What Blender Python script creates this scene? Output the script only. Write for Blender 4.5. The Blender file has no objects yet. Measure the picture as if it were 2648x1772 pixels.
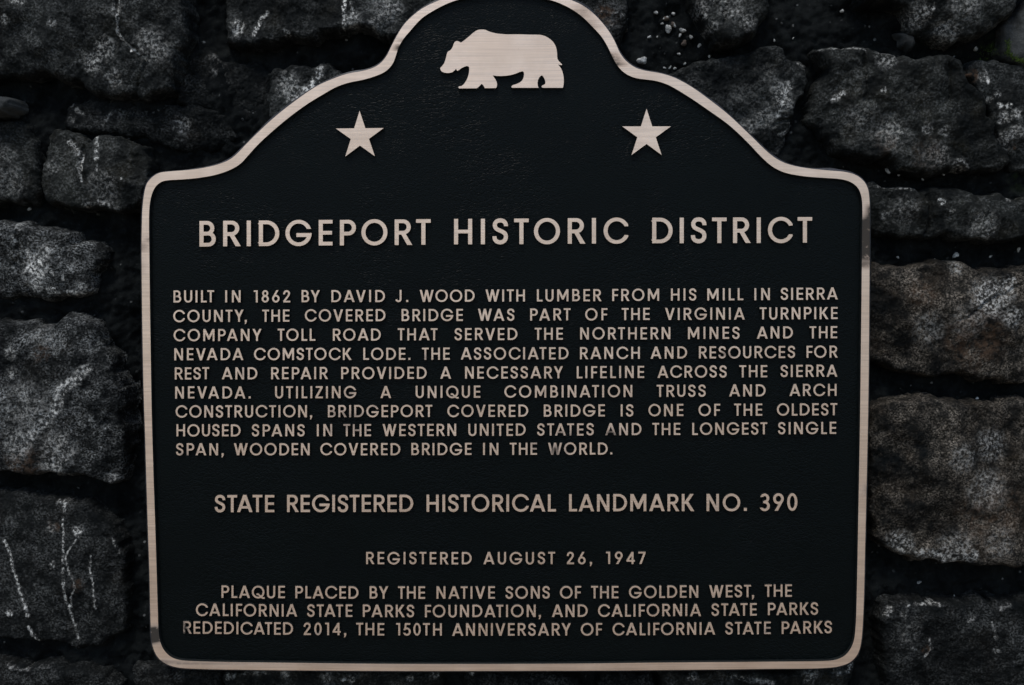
import bpy, math, random
import numpy as np
from mathutils import Vector
from mathutils.geometry import tessellate_polygon

random.seed(7)
R = math.radians
scene = bpy.context.scene

# ------------------------------------------------------------------ camera
PW, PH = 2648.0, 1772.0                      # size of the photograph, the unit of every measurement below
LENS = 35.0
FPX = LENS / 36.0 * PW
PITCH = R(3.6)
CAM = np.array([0.0, -1.03, 1.42])
cam_data = bpy.data.cameras.new('camera')
cam_data.lens = LENS
cam_data.sensor_width = 36.0
cam_data.clip_start = 0.01
cam_data.clip_end = 500.0
cam = bpy.data.objects.new('camera', cam_data)
scene.collection.objects.link(cam)
cam.location = CAM
cam.rotation_euler = (math.pi / 2 - PITCH, 0, 0)
scene.camera = cam

# ------------------------------------------------------------------ world, sun, exposure
SUN_EL, SUN_AZ = R(62), R(200)
world = bpy.data.worlds.new('World')
scene.world = world
world.use_nodes = True
wn = world.node_tree
wn.nodes.clear()
sky = wn.nodes.new('ShaderNodeTexSky')
sky.sky_type = 'NISHITA'
sky.sun_disc = False
sky.sun_elevation = SUN_EL
sky.sun_rotation = SUN_AZ
sky.air_density = 1.0
sky.dust_density = 1.0
sky.ozone_density = 1.0
bg = wn.nodes.new('ShaderNodeBackground')
bg.inputs['Strength'].default_value = 0.10
wo = wn.nodes.new('ShaderNodeOutputWorld')
wn.links.new(sky.outputs[0], bg.inputs[0])
wn.links.new(bg.outputs[0], wo.inputs[0])

sun_data = bpy.data.lights.new('sun', 'SUN')
sun_data.energy = 1.3
sun_data.angle = R(18)
sun_data.color = (1.0, 0.97, 0.93)
sun = bpy.data.objects.new('sun', sun_data)
scene.collection.objects.link(sun)
sd = Vector((math.sin(SUN_AZ) * math.cos(SUN_EL), math.cos(SUN_AZ) * math.cos(SUN_EL), math.sin(SUN_EL)))
sun.rotation_euler = sd.to_track_quat('Z', 'Y').to_euler()
sun.location = (0, -3, 6)

scene.view_settings.view_transform = 'Standard'
scene.view_settings.look = 'None'
scene.view_settings.exposure = 1.22
scene.view_settings.gamma = 1.0
scene.view_settings.use_curve_mapping = False

# ------------------------------------------------------------------ helpers
FWD = np.array([0, math.cos(PITCH), -math.sin(PITCH)])
UPV = np.array([0, math.sin(PITCH), math.cos(PITCH)])
RGT = np.array([1.0, 0, 0])


def on_wall(p, y):
    """measurements on the photograph (N,2) -> points (N,2) = x,z on the vertical plane at depth y"""
    p = np.asarray(p, float).reshape(-1, 2)
    d = ((p[:, :1] - PW / 2) / FPX) * RGT + (-(p[:, 1:] - PH / 2) / FPX) * UPV + FWD
    t = (y - CAM[1]) / d[:, 1]
    return np.stack([CAM[0] + t * d[:, 0], CAM[2] + t * d[:, 2]], 1)


def hash2(ix, iy, seed):
    h = (ix.astype(np.int64) * 374761393 + iy.astype(np.int64) * 668265263 + seed * 974634777) & 0xffffffff
    h = ((h ^ (h >> 13)) * 1274126177) & 0xffffffff
    h = (h ^ (h >> 16)) & 0xffffffff
    return h / 4294967295.0


def vnoise(x, y, seed=0):
    ix, iy = np.floor(x), np.floor(y)
    fx, fy = x - ix, y - iy
    ux, uy = fx * fx * fx * (fx * (fx * 6 - 15) + 10), fy * fy * fy * (fy * (fy * 6 - 15) + 10)

    def g(ox, oy):
        a = hash2(ix + ox, iy + oy, seed) * 2 * math.pi
        return np.cos(a) * (fx - ox) + np.sin(a) * (fy - oy)
    return 1.5 * ((g(0, 0) * (1 - ux) + g(1, 0) * ux) * (1 - uy) + (g(0, 1) * (1 - ux) + g(1, 1) * ux) * uy)


def fbm(x, y, seed=0, octv=4, gain=0.5, ridged=False):
    s, a = 0, 1.0
    c, n = math.cos(0.6), math.sin(0.6)
    for k in range(octv):
        v = vnoise(x, y, seed + k * 17)
        s = s + a * ((1 - 2 * np.abs(v)) if ridged else v)
        x, y = (c * x - n * y) * 2.03, (n * x + c * y) * 2.03
        a *= gain
    return s


def sstep(a, b, x):
    t = np.clip((x - a) / (b - a), 0, 1)
    return t * t * (3 - 2 * t)


def sdf_poly(px, py, pts):
    """signed distance to a polygon, positive outside"""
    pts = np.asarray(pts, float)
    d = np.full(px.shape, 1e18)
    s = np.ones(px.shape)
    n = len(pts)
    for i in range(n):
        a, b = pts[i], pts[i - 1]
        ex, ey = b[0] - a[0], b[1] - a[1]
        wx, wy = px - a[0], py - a[1]
        t = np.clip((wx * ex + wy * ey) / (ex * ex + ey * ey + 1e-18), 0, 1)
        bx, by = wx - ex * t, wy - ey * t
        d = np.minimum(d, bx * bx + by * by)
        c1, c2, c3 = py >= a[1], py < b[1], ex * wy > ey * wx
        s = np.where((c1 & c2 & c3) | (~c1 & ~c2 & ~c3), -s, s)
    return s * np.sqrt(d)


def dist_line(px, py, pts):
    d = np.full(px.shape, 1e18)
    for a, b in zip(pts[:-1], pts[1:]):
        ex, ey = b[0] - a[0], b[1] - a[1]
        wx, wy = px - a[0], py - a[1]
        t = np.clip((wx * ex + wy * ey) / (ex * ex + ey * ey + 1e-18), 0, 1)
        d = np.minimum(d, (wx - ex * t) ** 2 + (wy - ey * t) ** 2)
    return np.sqrt(d)


def catmull(pts, closed=True, sub=8):
    pts = [np.array(p, float) for p in pts]
    out, n = [], len(pts)
    for i in range(n if closed else n - 1):
        if closed:
            p0, p1, p2, p3 = pts[i - 1], pts[i], pts[(i + 1) % n], pts[(i + 2) % n]
        else:
            p0, p1, p2, p3 = pts[max(i - 1, 0)], pts[i], pts[i + 1], pts[min(i + 2, n - 1)]
        t0 = 0
        t1 = t0 + max(np.linalg.norm(p1 - p0), 1e-6) ** .5
        t2 = t1 + max(np.linalg.norm(p2 - p1), 1e-6) ** .5
        t3 = t2 + max(np.linalg.norm(p3 - p2), 1e-6) ** .5
        for k in range(sub):
            t = t1 + (t2 - t1) * k / sub
            a1 = (t1 - t) / (t1 - t0) * p0 + (t - t0) / (t1 - t0) * p1 if t1 - t0 > 1e-2 else p1
            a2 = (t2 - t) / (t2 - t1) * p1 + (t - t1) / (t2 - t1) * p2
            a3 = (t3 - t) / (t3 - t2) * p2 + (t - t2) / (t3 - t2) * p3 if t3 - t2 > 1e-2 else p2
            b1 = (t2 - t) / (t2 - t0) * a1 + (t - t0) / (t2 - t0) * a2
            b2 = (t3 - t) / (t3 - t1) * a2 + (t - t1) / (t3 - t1) * a3
            out.append((t2 - t) / (t2 - t1) * b1 + (t - t1) / (t2 - t1) * b2)
    if not closed:
        out.append(pts[-1])
    return np.array(out)


def resample(p, step, smooth=0):
    p = np.vstack([p, p[:1]])
    l = np.concatenate([[0], np.cumsum(np.linalg.norm(np.diff(p, axis=0), axis=1))])
    n = int(l[-1] / step)
    s = np.linspace(0, l[-1], n, endpoint=False)
    q = np.stack([np.interp(s, l, p[:, 0]), np.interp(s, l, p[:, 1])], 1)
    for _ in range(smooth):
        q = 0.25 * np.roll(q, 1, 0) + 0.5 * q + 0.25 * np.roll(q, -1, 0)
    return q


def area(p):
    x, y = p[:, 0], p[:, 1]
    return 0.5 * np.sum(x * np.roll(y, -1) - y * np.roll(x, -1))


def offset(p, d):
    """move a closed loop to its right-hand side by d (outwards for a counter-clockwise loop)"""
    e = np.roll(p, -1, 0) - p
    e /= np.maximum(np.linalg.norm(e, axis=1, keepdims=True), 1e-12)
    n = np.stack([e[:, 1], -e[:, 0]], 1)
    m = n + np.roll(n, 1, 0)
    k = np.maximum((m * m).sum(1, keepdims=True) / 4, 0.35)
    return p + d * m / 2 / k


def mesh_obj(name, verts, faces, mats, parent=None, mat_idx=None, smooth=False, origin=(0, 0, 0), attrs=None):
    me = bpy.data.meshes.new(name)
    me.from_pydata([tuple(v) for v in verts], [], faces)
    for m in mats:
        me.materials.append(m)
    if mat_idx is not None:
        me.polygons.foreach_set('material_index', np.asarray(mat_idx, np.int32))
    if smooth:
        me.polygons.foreach_set('use_smooth', np.ones(len(me.polygons), bool))
    for k, v in (attrs or {}).items():
        a = me.attributes.new(k, 'FLOAT', 'POINT')
        a.data.foreach_set('value', np.asarray(v, np.float32))
    me.update()
    o = bpy.data.objects.new(name, me)
    scene.collection.objects.link(o)
    o.location = origin
    if parent:
        o.parent = parent
    return o


def empty(name, loc, label, cat):
    o = bpy.data.objects.new(name, None)
    o.empty_display_size = 0.05
    scene.collection.objects.link(o)
    o.location = loc
    o['label'] = label
    o['category'] = cat
    return o


# ------------------------------------------------------------------ materials
class NT:
    def __init__(self, name):
        self.m = bpy.data.materials.new(name)
        self.m.use_nodes = True
        self.t = self.m.node_tree
        self.b = self.t.nodes['Principled BSDF']

    def n(self, kind, **kw):
        x = self.t.nodes.new(kind)
        for k, v in kw.items():
            if k.startswith('i_'):
                x.inputs[k[2:].replace('_', ' ')].default_value = v
            else:
                setattr(x, k, v)
        return x

    def l(self, a, b):
        self.t.links.new(a, b)

    def pos(self, scale=(1, 1, 1)):
        g = self.n('ShaderNodeNewGeometry')
        mp = self.n('ShaderNodeMapping')
        mp.inputs['Scale'].default_value = scale
        self.l(g.outputs['Position'], mp.inputs['Vector'])
        return mp.outputs[0]

    def noise(self, vec, scale, detail=4, rough=0.55, dist=0.0):
        x = self.n('ShaderNodeTexNoise')
        x.inputs['Scale'].default_value = scale
        x.inputs['Detail'].default_value = detail
        x.inputs['Roughness'].default_value = rough
        x.inputs['Distortion'].default_value = dist
        self.l(vec, x.inputs['Vector'])
        return x.outputs[0]

    def ramp(self, v, lo, hi, a=0.0, b=1.0):
        x = self.n('ShaderNodeMapRange')
        x.interpolation_type = 'SMOOTHSTEP'
        for k, q in zip((1, 2, 3, 4), (lo, hi, a, b)):
            x.inputs[k].default_value = q
        self.l(v, x.inputs[0])
        return x.outputs[0]

    def math(self, op, a, b=None, clamp=False):
        x = self.n('ShaderNodeMath', operation=op, use_clamp=clamp)
        for i, v in enumerate((a, b)):
            if v is None:
                continue
            if isinstance(v, (int, float)):
                x.inputs[i].default_value = v
            else:
                self.l(v, x.inputs[i])
        return x.outputs[0]

    def mix(self, f, a, b):
        x = self.n('ShaderNodeMix', data_type='RGBA')
        if isinstance(f, (int, float)):
            x.inputs[0].default_value = f
        else:
            self.l(f, x.inputs[0])
        for i, v in ((6, a), (7, b)):
            if isinstance(v, tuple):
                x.inputs[i].default_value = (*v, 1)
            else:
                self.l(v, x.inputs[i])
        return x.outputs[2]

    def attr(self, name):
        x = self.n('ShaderNodeAttribute', attribute_name=name)
        return x.outputs['Fac']

    def bump(self, h, dist, strength=1.0, prev=None):
        x = self.n('ShaderNodeBump')
        x.inputs['Strength'].default_value = strength
        x.inputs['Distance'].default_value = dist
        self.l(h, x.inputs['Height'])
        if prev is not None:
            self.l(prev, x.inputs['Normal'])
        return x.outputs[0]


def make_bronze():
    t = NT('brushed_bronze')
    p = t.pos()
    streak = t.noise(t.pos((14, 14, 1700)), 1.0, 4, 0.6)
    streak2 = t.noise(t.pos((4, 4, 420)), 1.0, 3, 0.6)
    blot = t.noise(p, 22, 5, 0.6)
    grit = t.noise(p, 340, 3, 0.7)
    base = t.mix(t.ramp(blot, 0.3, 0.7), (0.68, 0.522, 0.405), (0.58, 0.435, 0.328))
    s = t.math('ADD', t.math('MULTIPLY', streak, 0.62), t.math('MULTIPLY', streak2, 0.38))
    base = t.mix(t.ramp(s, 0.36, 0.62), t.mix(0.42, base, (0.30, 0.22, 0.17)), base)
    # tarnish: soft brown stains where listed, plus scattered dark specks
    st = t.attr('stain')
    stn = t.math('MULTIPLY', st, t.ramp(t.noise(p, 120, 5, 0.7), 0.30, 0.52, 0.62, 1.4), clamp=True)
    speck = t.math('MULTIPLY', t.ramp(grit, 0.70, 0.76), t.ramp(blot, 0.5, 0.66))
    dirt = t.math('MAXIMUM', stn, t.math('MULTIPLY', speck, 0.75), clamp=True)
    base = t.mix(dirt, base, (0.034, 0.029, 0.024))
    t.l(base, t.b.inputs['Base Color'])
    t.l(t.math('SUBTRACT', 1.0, t.math('MULTIPLY', dirt, 0.9)), t.b.inputs['Metallic'])
    t.l(t.math('ADD', t.ramp(streak, 0.3, 0.7, 0.40, 0.52), t.math('MULTIPLY', dirt, 0.25)), t.b.inputs['Roughness'])
    t.l(t.math('SUBTRACT', 0.5, t.math('MULTIPLY', dirt, 0.44)), t.b.inputs['Specular IOR Level'])
    nb = t.bump(streak, 0.00012, 0.5)
    t.l(nb, t.b.inputs['Normal'])
    return t.m


def make_black_paint():
    t = NT('black_textured_paint')
    p = t.pos()
    warp = t.n('ShaderNodeMix', data_type='VECTOR')
    warp.inputs[0].default_value = 0.022
    nz = t.n('ShaderNodeTexNoise')
    nz.inputs['Scale'].default_value = 26
    nz.inputs['Detail'].default_value = 4
    t.l(p, nz.inputs['Vector'])
    t.l(p, warp.inputs[4])
    t.l(nz.outputs['Color'], warp.inputs[5])
    mp = t.n('ShaderNodeMapping')
    mp.inputs['Scale'].default_value = (1, 1, 1.9)
    mp.inputs['Rotation'].default_value = (0, R(12), 0)
    t.l(warp.outputs[1], mp.inputs['Vector'])
    v = t.n('ShaderNodeTexVoronoi', feature='DISTANCE_TO_EDGE')
    v.inputs['Scale'].default_value = 130
    t.l(mp.outputs[0], v.inputs['Vector'])
    v2 = t.n('ShaderNodeTexVoronoi', feature='DISTANCE_TO_EDGE')
    v2.inputs['Scale'].default_value = 260
    t.l(mp.outputs[0], v2.inputs['Vector'])
    patch = t.ramp(t.noise(p, 9, 4, 0.6), 0.36, 0.62)
    crease = t.math('MULTIPLY', t.ramp(v.outputs['Distance'], 0.0, 0.16), patch)
    h = t.math('ADD', t.math('MULTIPLY', crease, 0.8), t.math('MULTIPLY', t.ramp(v2.outputs['Distance'], 0, 0.25), 0.45))
    fine = t.noise(p, 900, 3, 0.7)
    h = t.math('ADD', h, t.math('MULTIPLY', fine, 0.5))
    base = t.mix(t.noise(p, 14, 6, 0.65), (0.0005, 0.0012, 0.0013), (0.0014, 0.0026, 0.0027))
    t.l(base, t.b.inputs['Base Color'])
    t.b.inputs['Roughness'].default_value = 0.36
    t.b.inputs['Specular IOR Level'].default_value = 0.058
    t.l(t.bump(h, 0.00034, 0.66), t.b.inputs['Normal'])
    return t.m


def make_stone(name, dark, light, warm, grain_scale, grain_amt, bright=(0.46, 0.47, 0.455), bump_d=0.0022):
    t = NT(name)
    p = t.pos()
    big = t.noise(p, 16, 7, 0.62, 0.4)
    mid = t.noise(p, 70, 6, 0.65)
    fine = t.noise(t.pos((1, 1, 1.2)), grain_scale, 3, 0.62)
    warmf = t.ramp(t.noise(p, 24, 4, 0.6), 0.48, 0.72)
    base = t.mix(t.ramp(big, 0.34, 0.68), dark, light)
    base = t.mix(t.math('MULTIPLY', warmf, 0.75), base, warm)
    base = t.mix(t.ramp(mid, 0.35, 0.6, 0.55, 0.0), base, (0.003, 0.0036, 0.0038))
    # mineral grain: pale crystals, denser where the mid-scale noise is high
    g = t.ramp(fine, 0.38, 0.78)
    gm = t.math('MULTIPLY', g, t.math('MULTIPLY', t.ramp(mid, 0.36, 0.62, 0.10, 1.0), t.ramp(big, 0.36, 0.62, 0.25, 1.15)))
    base = t.mix(t.math('MULTIPLY', gm, grain_amt), base, bright)
    # pale veins, lichen and mineral crusts, placed stone by stone
    pt = t.attr('patch')
    pm = t.math('MULTIPLY', pt, t.ramp(t.noise(p, 300, 4, 0.7), 0.44, 0.64, 0.03, 1.0), clamp=True)
    base = t.mix(pm, base, (0.62, 0.61, 0.565))
    # rust-brown tinge
    rt = t.attr('rust')
    base = t.mix(t.math('MULTIPLY', rt, t.ramp(t.noise(p, 150, 4, 0.7), 0.4, 0.62), clamp=True), base, (0.05, 0.03, 0.018))
    # black algal film plus painted-in shade on rims, joints and blobs, broken by noise
    al = t.attr('algae_shade')
    alm = t.math('MULTIPLY', al, t.ramp(t.noise(p, 42, 6, 0.7), 0.30, 0.66, 1.1, 0.45), clamp=True)
    base = t.mix(alm, base, (0.0022, 0.0028, 0.003))
    t.l(base, t.b.inputs['Base Color'])
    t.b.inputs['Roughness'].default_value = 0.75
    t.b.inputs['Specular IOR Level'].default_value = 0.03
    nb = t.bump(mid, bump_d, 0.7)
    nb = t.bump(fine, bump_d * 0.6, 0.55, nb)
    t.l(nb, t.b.inputs['Normal'])
    return t.m


def make_mortar():
    t = NT('dark_mortar')
    p = t.pos()
    mid = t.noise(p, 45, 7, 0.68)
    fine = t.noise(p, 420, 5, 0.75)
    base = t.mix(t.ramp(mid, 0.35, 0.7), (0.0018, 0.0023, 0.0025), (0.0065, 0.0075, 0.0075))
    v = t.n('ShaderNodeTexVoronoi', feature='F1')
    v.inputs['Scale'].default_value = 170
    v.inputs['Randomness'].default_value = 1.0
    t.l(p, v.inputs['Vector'])
    sep = t.n('ShaderNodeSeparateColor')
    t.l(v.outputs['Color'], sep.inputs[0])
    pick = t.math('GREATER_THAN', sep.outputs[0], 0.90)
    spot = t.math('MULTIPLY', pick, t.ramp(v.outputs['Distance'], 0.20, 0.34, 1.0, 0.0))
    spot = t.math('MULTIPLY', spot, t.ramp(t.noise(p, 30, 4, 0.6), 0.46, 0.64))
    base = t.mix(t.math('MULTIPLY', spot, 0.5), base, (0.16, 0.165, 0.16))
    base = t.mix(t.math('MULTIPLY', t.ramp(fine, 0.58, 0.74), 0.16), base, (0.14, 0.15, 0.145))
    green = t.attr('moss_tint')
    base = t.mix(t.math('MULTIPLY', green, t.ramp(t.noise(p, 90, 5, 0.7), 0.45, 0.6), clamp=True), base, (0.010, 0.016, 0.004))
    t.l(base, t.b.inputs['Base Color'])
    t.b.inputs['Roughness'].default_value = 0.9
    t.b.inputs['Specular IOR Level'].default_value = 0.03
    nb = t.bump(mid, 0.003, 0.8)
    nb = t.bump(t.math('ADD', fine, t.math('MULTIPLY', spot, 1.5)), 0.0015, 0.8, nb)
    t.l(nb, t.b.inputs['Normal'])
    return t.m


def make_simple(name, col, rough=0.8, spec=0.2, col2=None, scale=200, bump=0.0):
    t = NT(name)
    p = t.pos()
    nz = t.noise(p, scale, 5, 0.7)
    t.l(t.mix(t.ramp(nz, 0.35, 0.65), col, col2 or tuple(c * 0.5 for c in col)), t.b.inputs['Base Color'])
    t.b.inputs['Roughness'].default_value = rough
    t.b.inputs['Specular IOR Level'].default_value = spec
    if bump:
        t.l(t.bump(nz, bump, 0.8), t.b.inputs['Normal'])
    return t.m


M_BRONZE = make_bronze()
M_BLACK = make_black_paint()
M_EDGE = make_simple('painted_edge', (0.005, 0.006, 0.006), 0.5, 0.15, (0.009, 0.0105, 0.010), 300)
M_SEAL = make_simple('dark_sealant', (0.022, 0.022, 0.026), 0.5, 0.3, (0.004, 0.004, 0.005), 45, 0.001)
M_STONE = {
    'slate': make_stone('blue_grey_stone', (0.00277, 0.0033, 0.0031), (0.01221, 0.01333, 0.0121), (0.00759, 0.00726, 0.00527), 430, 0.16),
    'grey': make_stone('dull_grey_stone', (0.00304, 0.0035, 0.00304), (0.01221, 0.01307, 0.01104), (0.00924, 0.00825, 0.00527), 400, 0.136),
    'crystal': make_stone('crystalline_stone', (0.00172, 0.00198, 0.0018), (0.00627, 0.0066, 0.00577), (0.00792, 0.00693, 0.00496), 470, 0.496),
    'brown': make_stone('brown_granular_stone', (0.00343, 0.0031, 0.00242), (0.01056, 0.00937, 0.00707), (0.0170, 0.0122, 0.0076), 480, 0.416, (0.4, 0.345, 0.28)),
    'dark': make_stone('near_black_stone', (0.00158, 0.00191, 0.00186), (0.00528, 0.00581, 0.00527), (0.00396, 0.0033, 0.00223), 430, 0.12),
    'smooth': make_stone('smooth_grey_stone', (0.028, 0.0295, 0.029), (0.036, 0.0375, 0.036), (0.032, 0.0315, 0.029), 500, 0.05),
}
M_MORTAR = make_mortar()
M_PEBBLE = make_simple('pale_pebble', (0.34, 0.34, 0.325), 0.75, 0.1, (0.10, 0.102, 0.096), 260, 0.001)
M_PEBBLE_BROWN = make_simple('brown_pebble', (0.05, 0.038, 0.03), 0.8, 0.2, (0.022, 0.018, 0.013), 260, 0.001)
M_MOSS = make_simple('green_moss', (0.055, 0.085, 0.016), 0.9, 0.1, (0.018, 0.034, 0.007), 350)
M_UNSEEN_GROUND = make_simple('unseen_ground_earth', (0.29, 0.25, 0.205), 0.95, 0.1, (0.22, 0.19, 0.155), 3)

# ------------------------------------------------------------------ ground, out of view, added for the lower bronze to reflect
mesh_obj('added_unseen_ground', [(-60, -80, 0), (60, -80, 0), (60, 0.3, 0), (-60, 0.3, 0)], [(0, 1, 2, 3)], [M_UNSEEN_GROUND])['kind'] = 'structure'

# ------------------------------------------------------------------ outline of the plaque (measured)
OUTER = [(1306, -37), (1250, -33), (1200, -23), (1160, -10), (1135, 1), (1118, 8), (1091, 22), (1064, 43), (1043, 65), (1026, 92), (1011, 121),
         (999, 145), (984, 163), (965, 175), (934, 184), (900, 190), (857, 205), (818, 223), (768, 257), (714, 299), (668, 341), (630, 379),
         (611, 399), (591, 414), (553, 428), (499, 438), (430, 444), (411, 447), (393, 458), (379, 475), (372, 503), (368, 538), (366.5, 580),
         (365.5, 640), (366.3, 736), (368, 864), (371, 1014), (374.5, 1120), (377.7, 1229), (381.6, 1357), (386, 1486), (389, 1614), (391.4, 1657), (398, 1683),
         (410.7, 1704), (430, 1718), (460, 1727), (511, 1730.5), (683, 1733.5), (897, 1735.3), (1100, 1736), (1340, 1735.6), (1530, 1735), (1728, 1733.5), (1986, 1730.5),
         (2136, 1728), (2172, 1723.5), (2199, 1713), (2216, 1696), (2224, 1678), (2229, 1648), (2233.7, 1571), (2237.5, 1421), (2240.5, 1293),
         (2244.6, 1110), (2246.5, 993), (2247.8, 864), (2248.9, 714), (2249.7, 600), (2249, 520), (2244, 485), (2233, 467), (2213, 452),
         (2186, 444.5), (2137, 440), (2070, 432), (2029, 421), (2003, 407), (1980, 388), (1940, 349), (1886, 298), (1837, 259), (1788, 224),
         (1743, 200), (1707, 189), (1671, 183), (1644, 175), (1620, 158), (1603, 136), (1593, 113), (1579, 87), (1559, 60), (1532, 32),
         (1504, 12), (1477, 0), (1450, -11), (1412, -23), (1362, -33)]
INNER = [(1303, -18), (1240, -13), (1185, 0), (1159, 9), (1125, 26), (1091, 48), (1064, 77), (1043, 102), (1031, 123), (1024, 145), (1016, 165),
         (999, 184), (975, 196), (941, 206.5), (900, 215), (868, 226.5), (837, 244), (799, 267), (753, 300), (707, 338), (668, 374), (645, 399),
         (622, 424), (595, 440), (557, 453), (515, 460.5), (476, 464.5), (434, 467), (419, 470), (405, 480), (395, 497), (388.5, 522), (386, 552),
         (386.5, 650), (388, 778), (390, 907), (393, 1078), (398, 1250), (401.7, 1357), (405, 1464), (408.6, 1584), (410, 1627), (415, 1661),
         (425.7, 1683), (443, 1699), (464, 1706.5), (500, 1709.5), (768, 1714), (1000, 1716.5), (1340, 1716.6), (1530, 1715.5), (1728, 1713), (1986, 1711),
         (2114, 1709.5), (2148, 1708), (2165, 1705), (2184, 1695.5), (2199, 1678), (2207.5, 1657), (2212, 1623), (2215.7, 1507), (2219.5, 1314),
         (2223.4, 1100), (2224.5, 1014), (2226.6, 843), (2228, 714), (2229, 600), (2229.8, 540), (2227.5, 510), (2219.5, 488), (2202, 472.5),
         (2177, 464.5), (2137, 461), (2083, 457), (2029, 447), (1998, 432), (1971, 409), (1935, 371), (1886, 325), (1832, 286), (1779, 250),
         (1725, 219), (1689, 208.5), (1671, 206.5), (1640, 201.5), (1615, 189.5), (1597, 171), (1583, 147), (1572, 123), (1555, 95), (1532, 70),
         (1508, 46), (1480, 25.6), (1446, 8.5), (1420, 0), (1365, -13)]
outer_px = resample(catmull(OUTER), 5.0, 2)
inner_px = resample(catmull(INNER), 5.0, 2)

Y_TOP, Y_FIELD, Y_BACK = 0.0, 0.0045, 0.0145
PLAQUE_BASE = on_wall([(1310, 1735)], 0.0)[0]
plaque = empty('memorial_plaque', (PLAQUE_BASE[0], 0.0145, PLAQUE_BASE[1]),
               'black plaque with brushed bronze border, bear, two stars and raised lettering, on stone wall', 'plaque')

# dark tarnish on the bronze: x, y, rx, ry, strength
STAINS = [(2246, 558, 13, 30, .8), (2238, 605, 22, 46, 1.0), (2240, 650, 20, 34, .8), (2238, 682, 16, 16, .6), (2234, 1270, 8, 30, .7),
          (398, 1642, 28, 26, 1.0), (425, 1712, 22, 10, .5), (485, 1718, 45, 9, .45), (378, 620, 8, 8, .95), (374, 640, 12, 16, .45),
          (372, 690, 10, 30, .2), (1587, 147, 10, 16, .7), (1594, 165, 8, 8, .7), (1505, 30, 30, 18, .35), (1530, 60, 22, 16, .3), (1030, 122, 6, 10, .7), (1037, 103, 5, 5, .6),
          (949, 1729, 8, 4, .8), (897, 1728, 10, 5, .5), (587, 1727, 6, 4, .8), (718, 1718, 6, 5, .6), (1995, 1720, 5, 5, .95), (1791, 1730, 5, 4, .7), (1745, 1727, 5, 4, .6),
          (1372, 156, 8, 5, .35), (1354, 156, 6, 5, .25),
          (475, 1640, 14, 40, .8), (478, 1180, 14, 10, .55), (500, 1180, 12, 14, .35), (905, 1110, 36, 14, .5), (855, 1112, 12, 14, .55), (940, 1114, 14, 12, .5), (1436, 1165, 26, 16, .65), (1460, 1165, 14, 14, .4),
          (1458, 1116, 40, 10, .6), (1480, 1120, 10, 12, .65), (1580, 1122, 24, 10, .7), (1630, 1112, 12, 12, .4), (905, 1072, 40, 12, .45), (860, 1070, 14, 14, .4), (1380, 1155, 14, 16, .45),
          (1890, 916, 20, 8, .6), (1868, 916, 10, 10, .5), (1098, 922, 8, 14, .6), (628, 965, 10, 14, .4), (690, 960, 12, 14, .35), (450, 768, 8, 10, .5), (1410, 1012, 10, 10, .4), (1452, 1010, 5, 12, .7),
          (905, 1018, 14, 10, .4), (972, 1045, 8, 12, .5), (1985, 1632, 16, 12, .6), (820, 1640, 12, 10, .35), (668, 1318, 6, 6, .8), (1858, 1315, 14, 10, .3), (890, 1596, 8, 10, .4)]
STAIN_W = []
for sx, sy, rx, ry, sv in STAINS:
    c = on_wall([(sx, sy)], 0.0)[0]
    STAIN_W.append((c[0], c[1], rx / 2500, ry / 2500, sv))


def stain_of(xz):
    s = np.zeros(len(xz))
    for cx, cz, rx, rz, sv in STAIN_W:
        q = ((xz[:, 0] - cx) / rx) ** 2 + ((xz[:, 1] - cz) / rz) ** 2
        s = np.maximum(s, sv * (1 - sstep(0.55, 1.35, np.sqrt(q))))
    return s


def raised(name, shapes, y_top, y_base, parent, bev=0.0003, draft=0.0005, label=None, face=None, side=None, origin=None):
    """cast relief: shapes = list of [outer, hole, ...] loops in photograph measurements; bevelled shoulder, drafted dark sides"""
    V, F, MI = [], [], []
    for loops in shapes:
        rings = []
        for k, lp in enumerate(loops):
            w = on_wall(lp, y_top)
            if (area(w) > 0) != (k == 0):
                w = w[::-1]
            rings.append(w)
        start = len(V)
        tops = [offset(w, -bev) for w in rings]
        tris = tessellate_polygon([[Vector((q[0], q[1], 0)) for q in w] for w in tops])
        for w in tops:
            V += [(q[0], y_top, q[1]) for q in w]
        for a, b, c in tris:
            pa, pb, pc = V[start + a], V[start + b], V[start + c]
            cr = (pb[0] - pa[0]) * (pc[2] - pa[2]) - (pb[2] - pa[2]) * (pc[0] - pa[0])
            if abs(cr) < 1e-14:
                continue
            F.append((start + a, start + b, start + c) if cr > 0 else (start + a, start + c, start + b))
            MI.append(0)
        off = start
        for w in rings:
            n = len(w)
            i1 = len(V)
            V += [(q[0], y_top + bev, q[1]) for q in w]
            i2 = len(V)
            V += [(q[0], y_base, q[1]) for q in offset(w, draft)]
            for j in range(n):
                k = (j + 1) % n
                F += [(off + j, i1 + j, i1 + k, off + k), (i1 + j, i2 + j, i2 + k, i1 + k)]
                MI += [1, 1]
            off += n
    V = np.array(V)
    st = stain_of(V[:, [0, 2]])
    V = V - np.array(plaque.location)
    o = mesh_obj(name, V, F, [face or M_BRONZE, side or M_EDGE], parent, MI, attrs={'stain': st})
    if label:
        o['label'] = label
    return o


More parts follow.
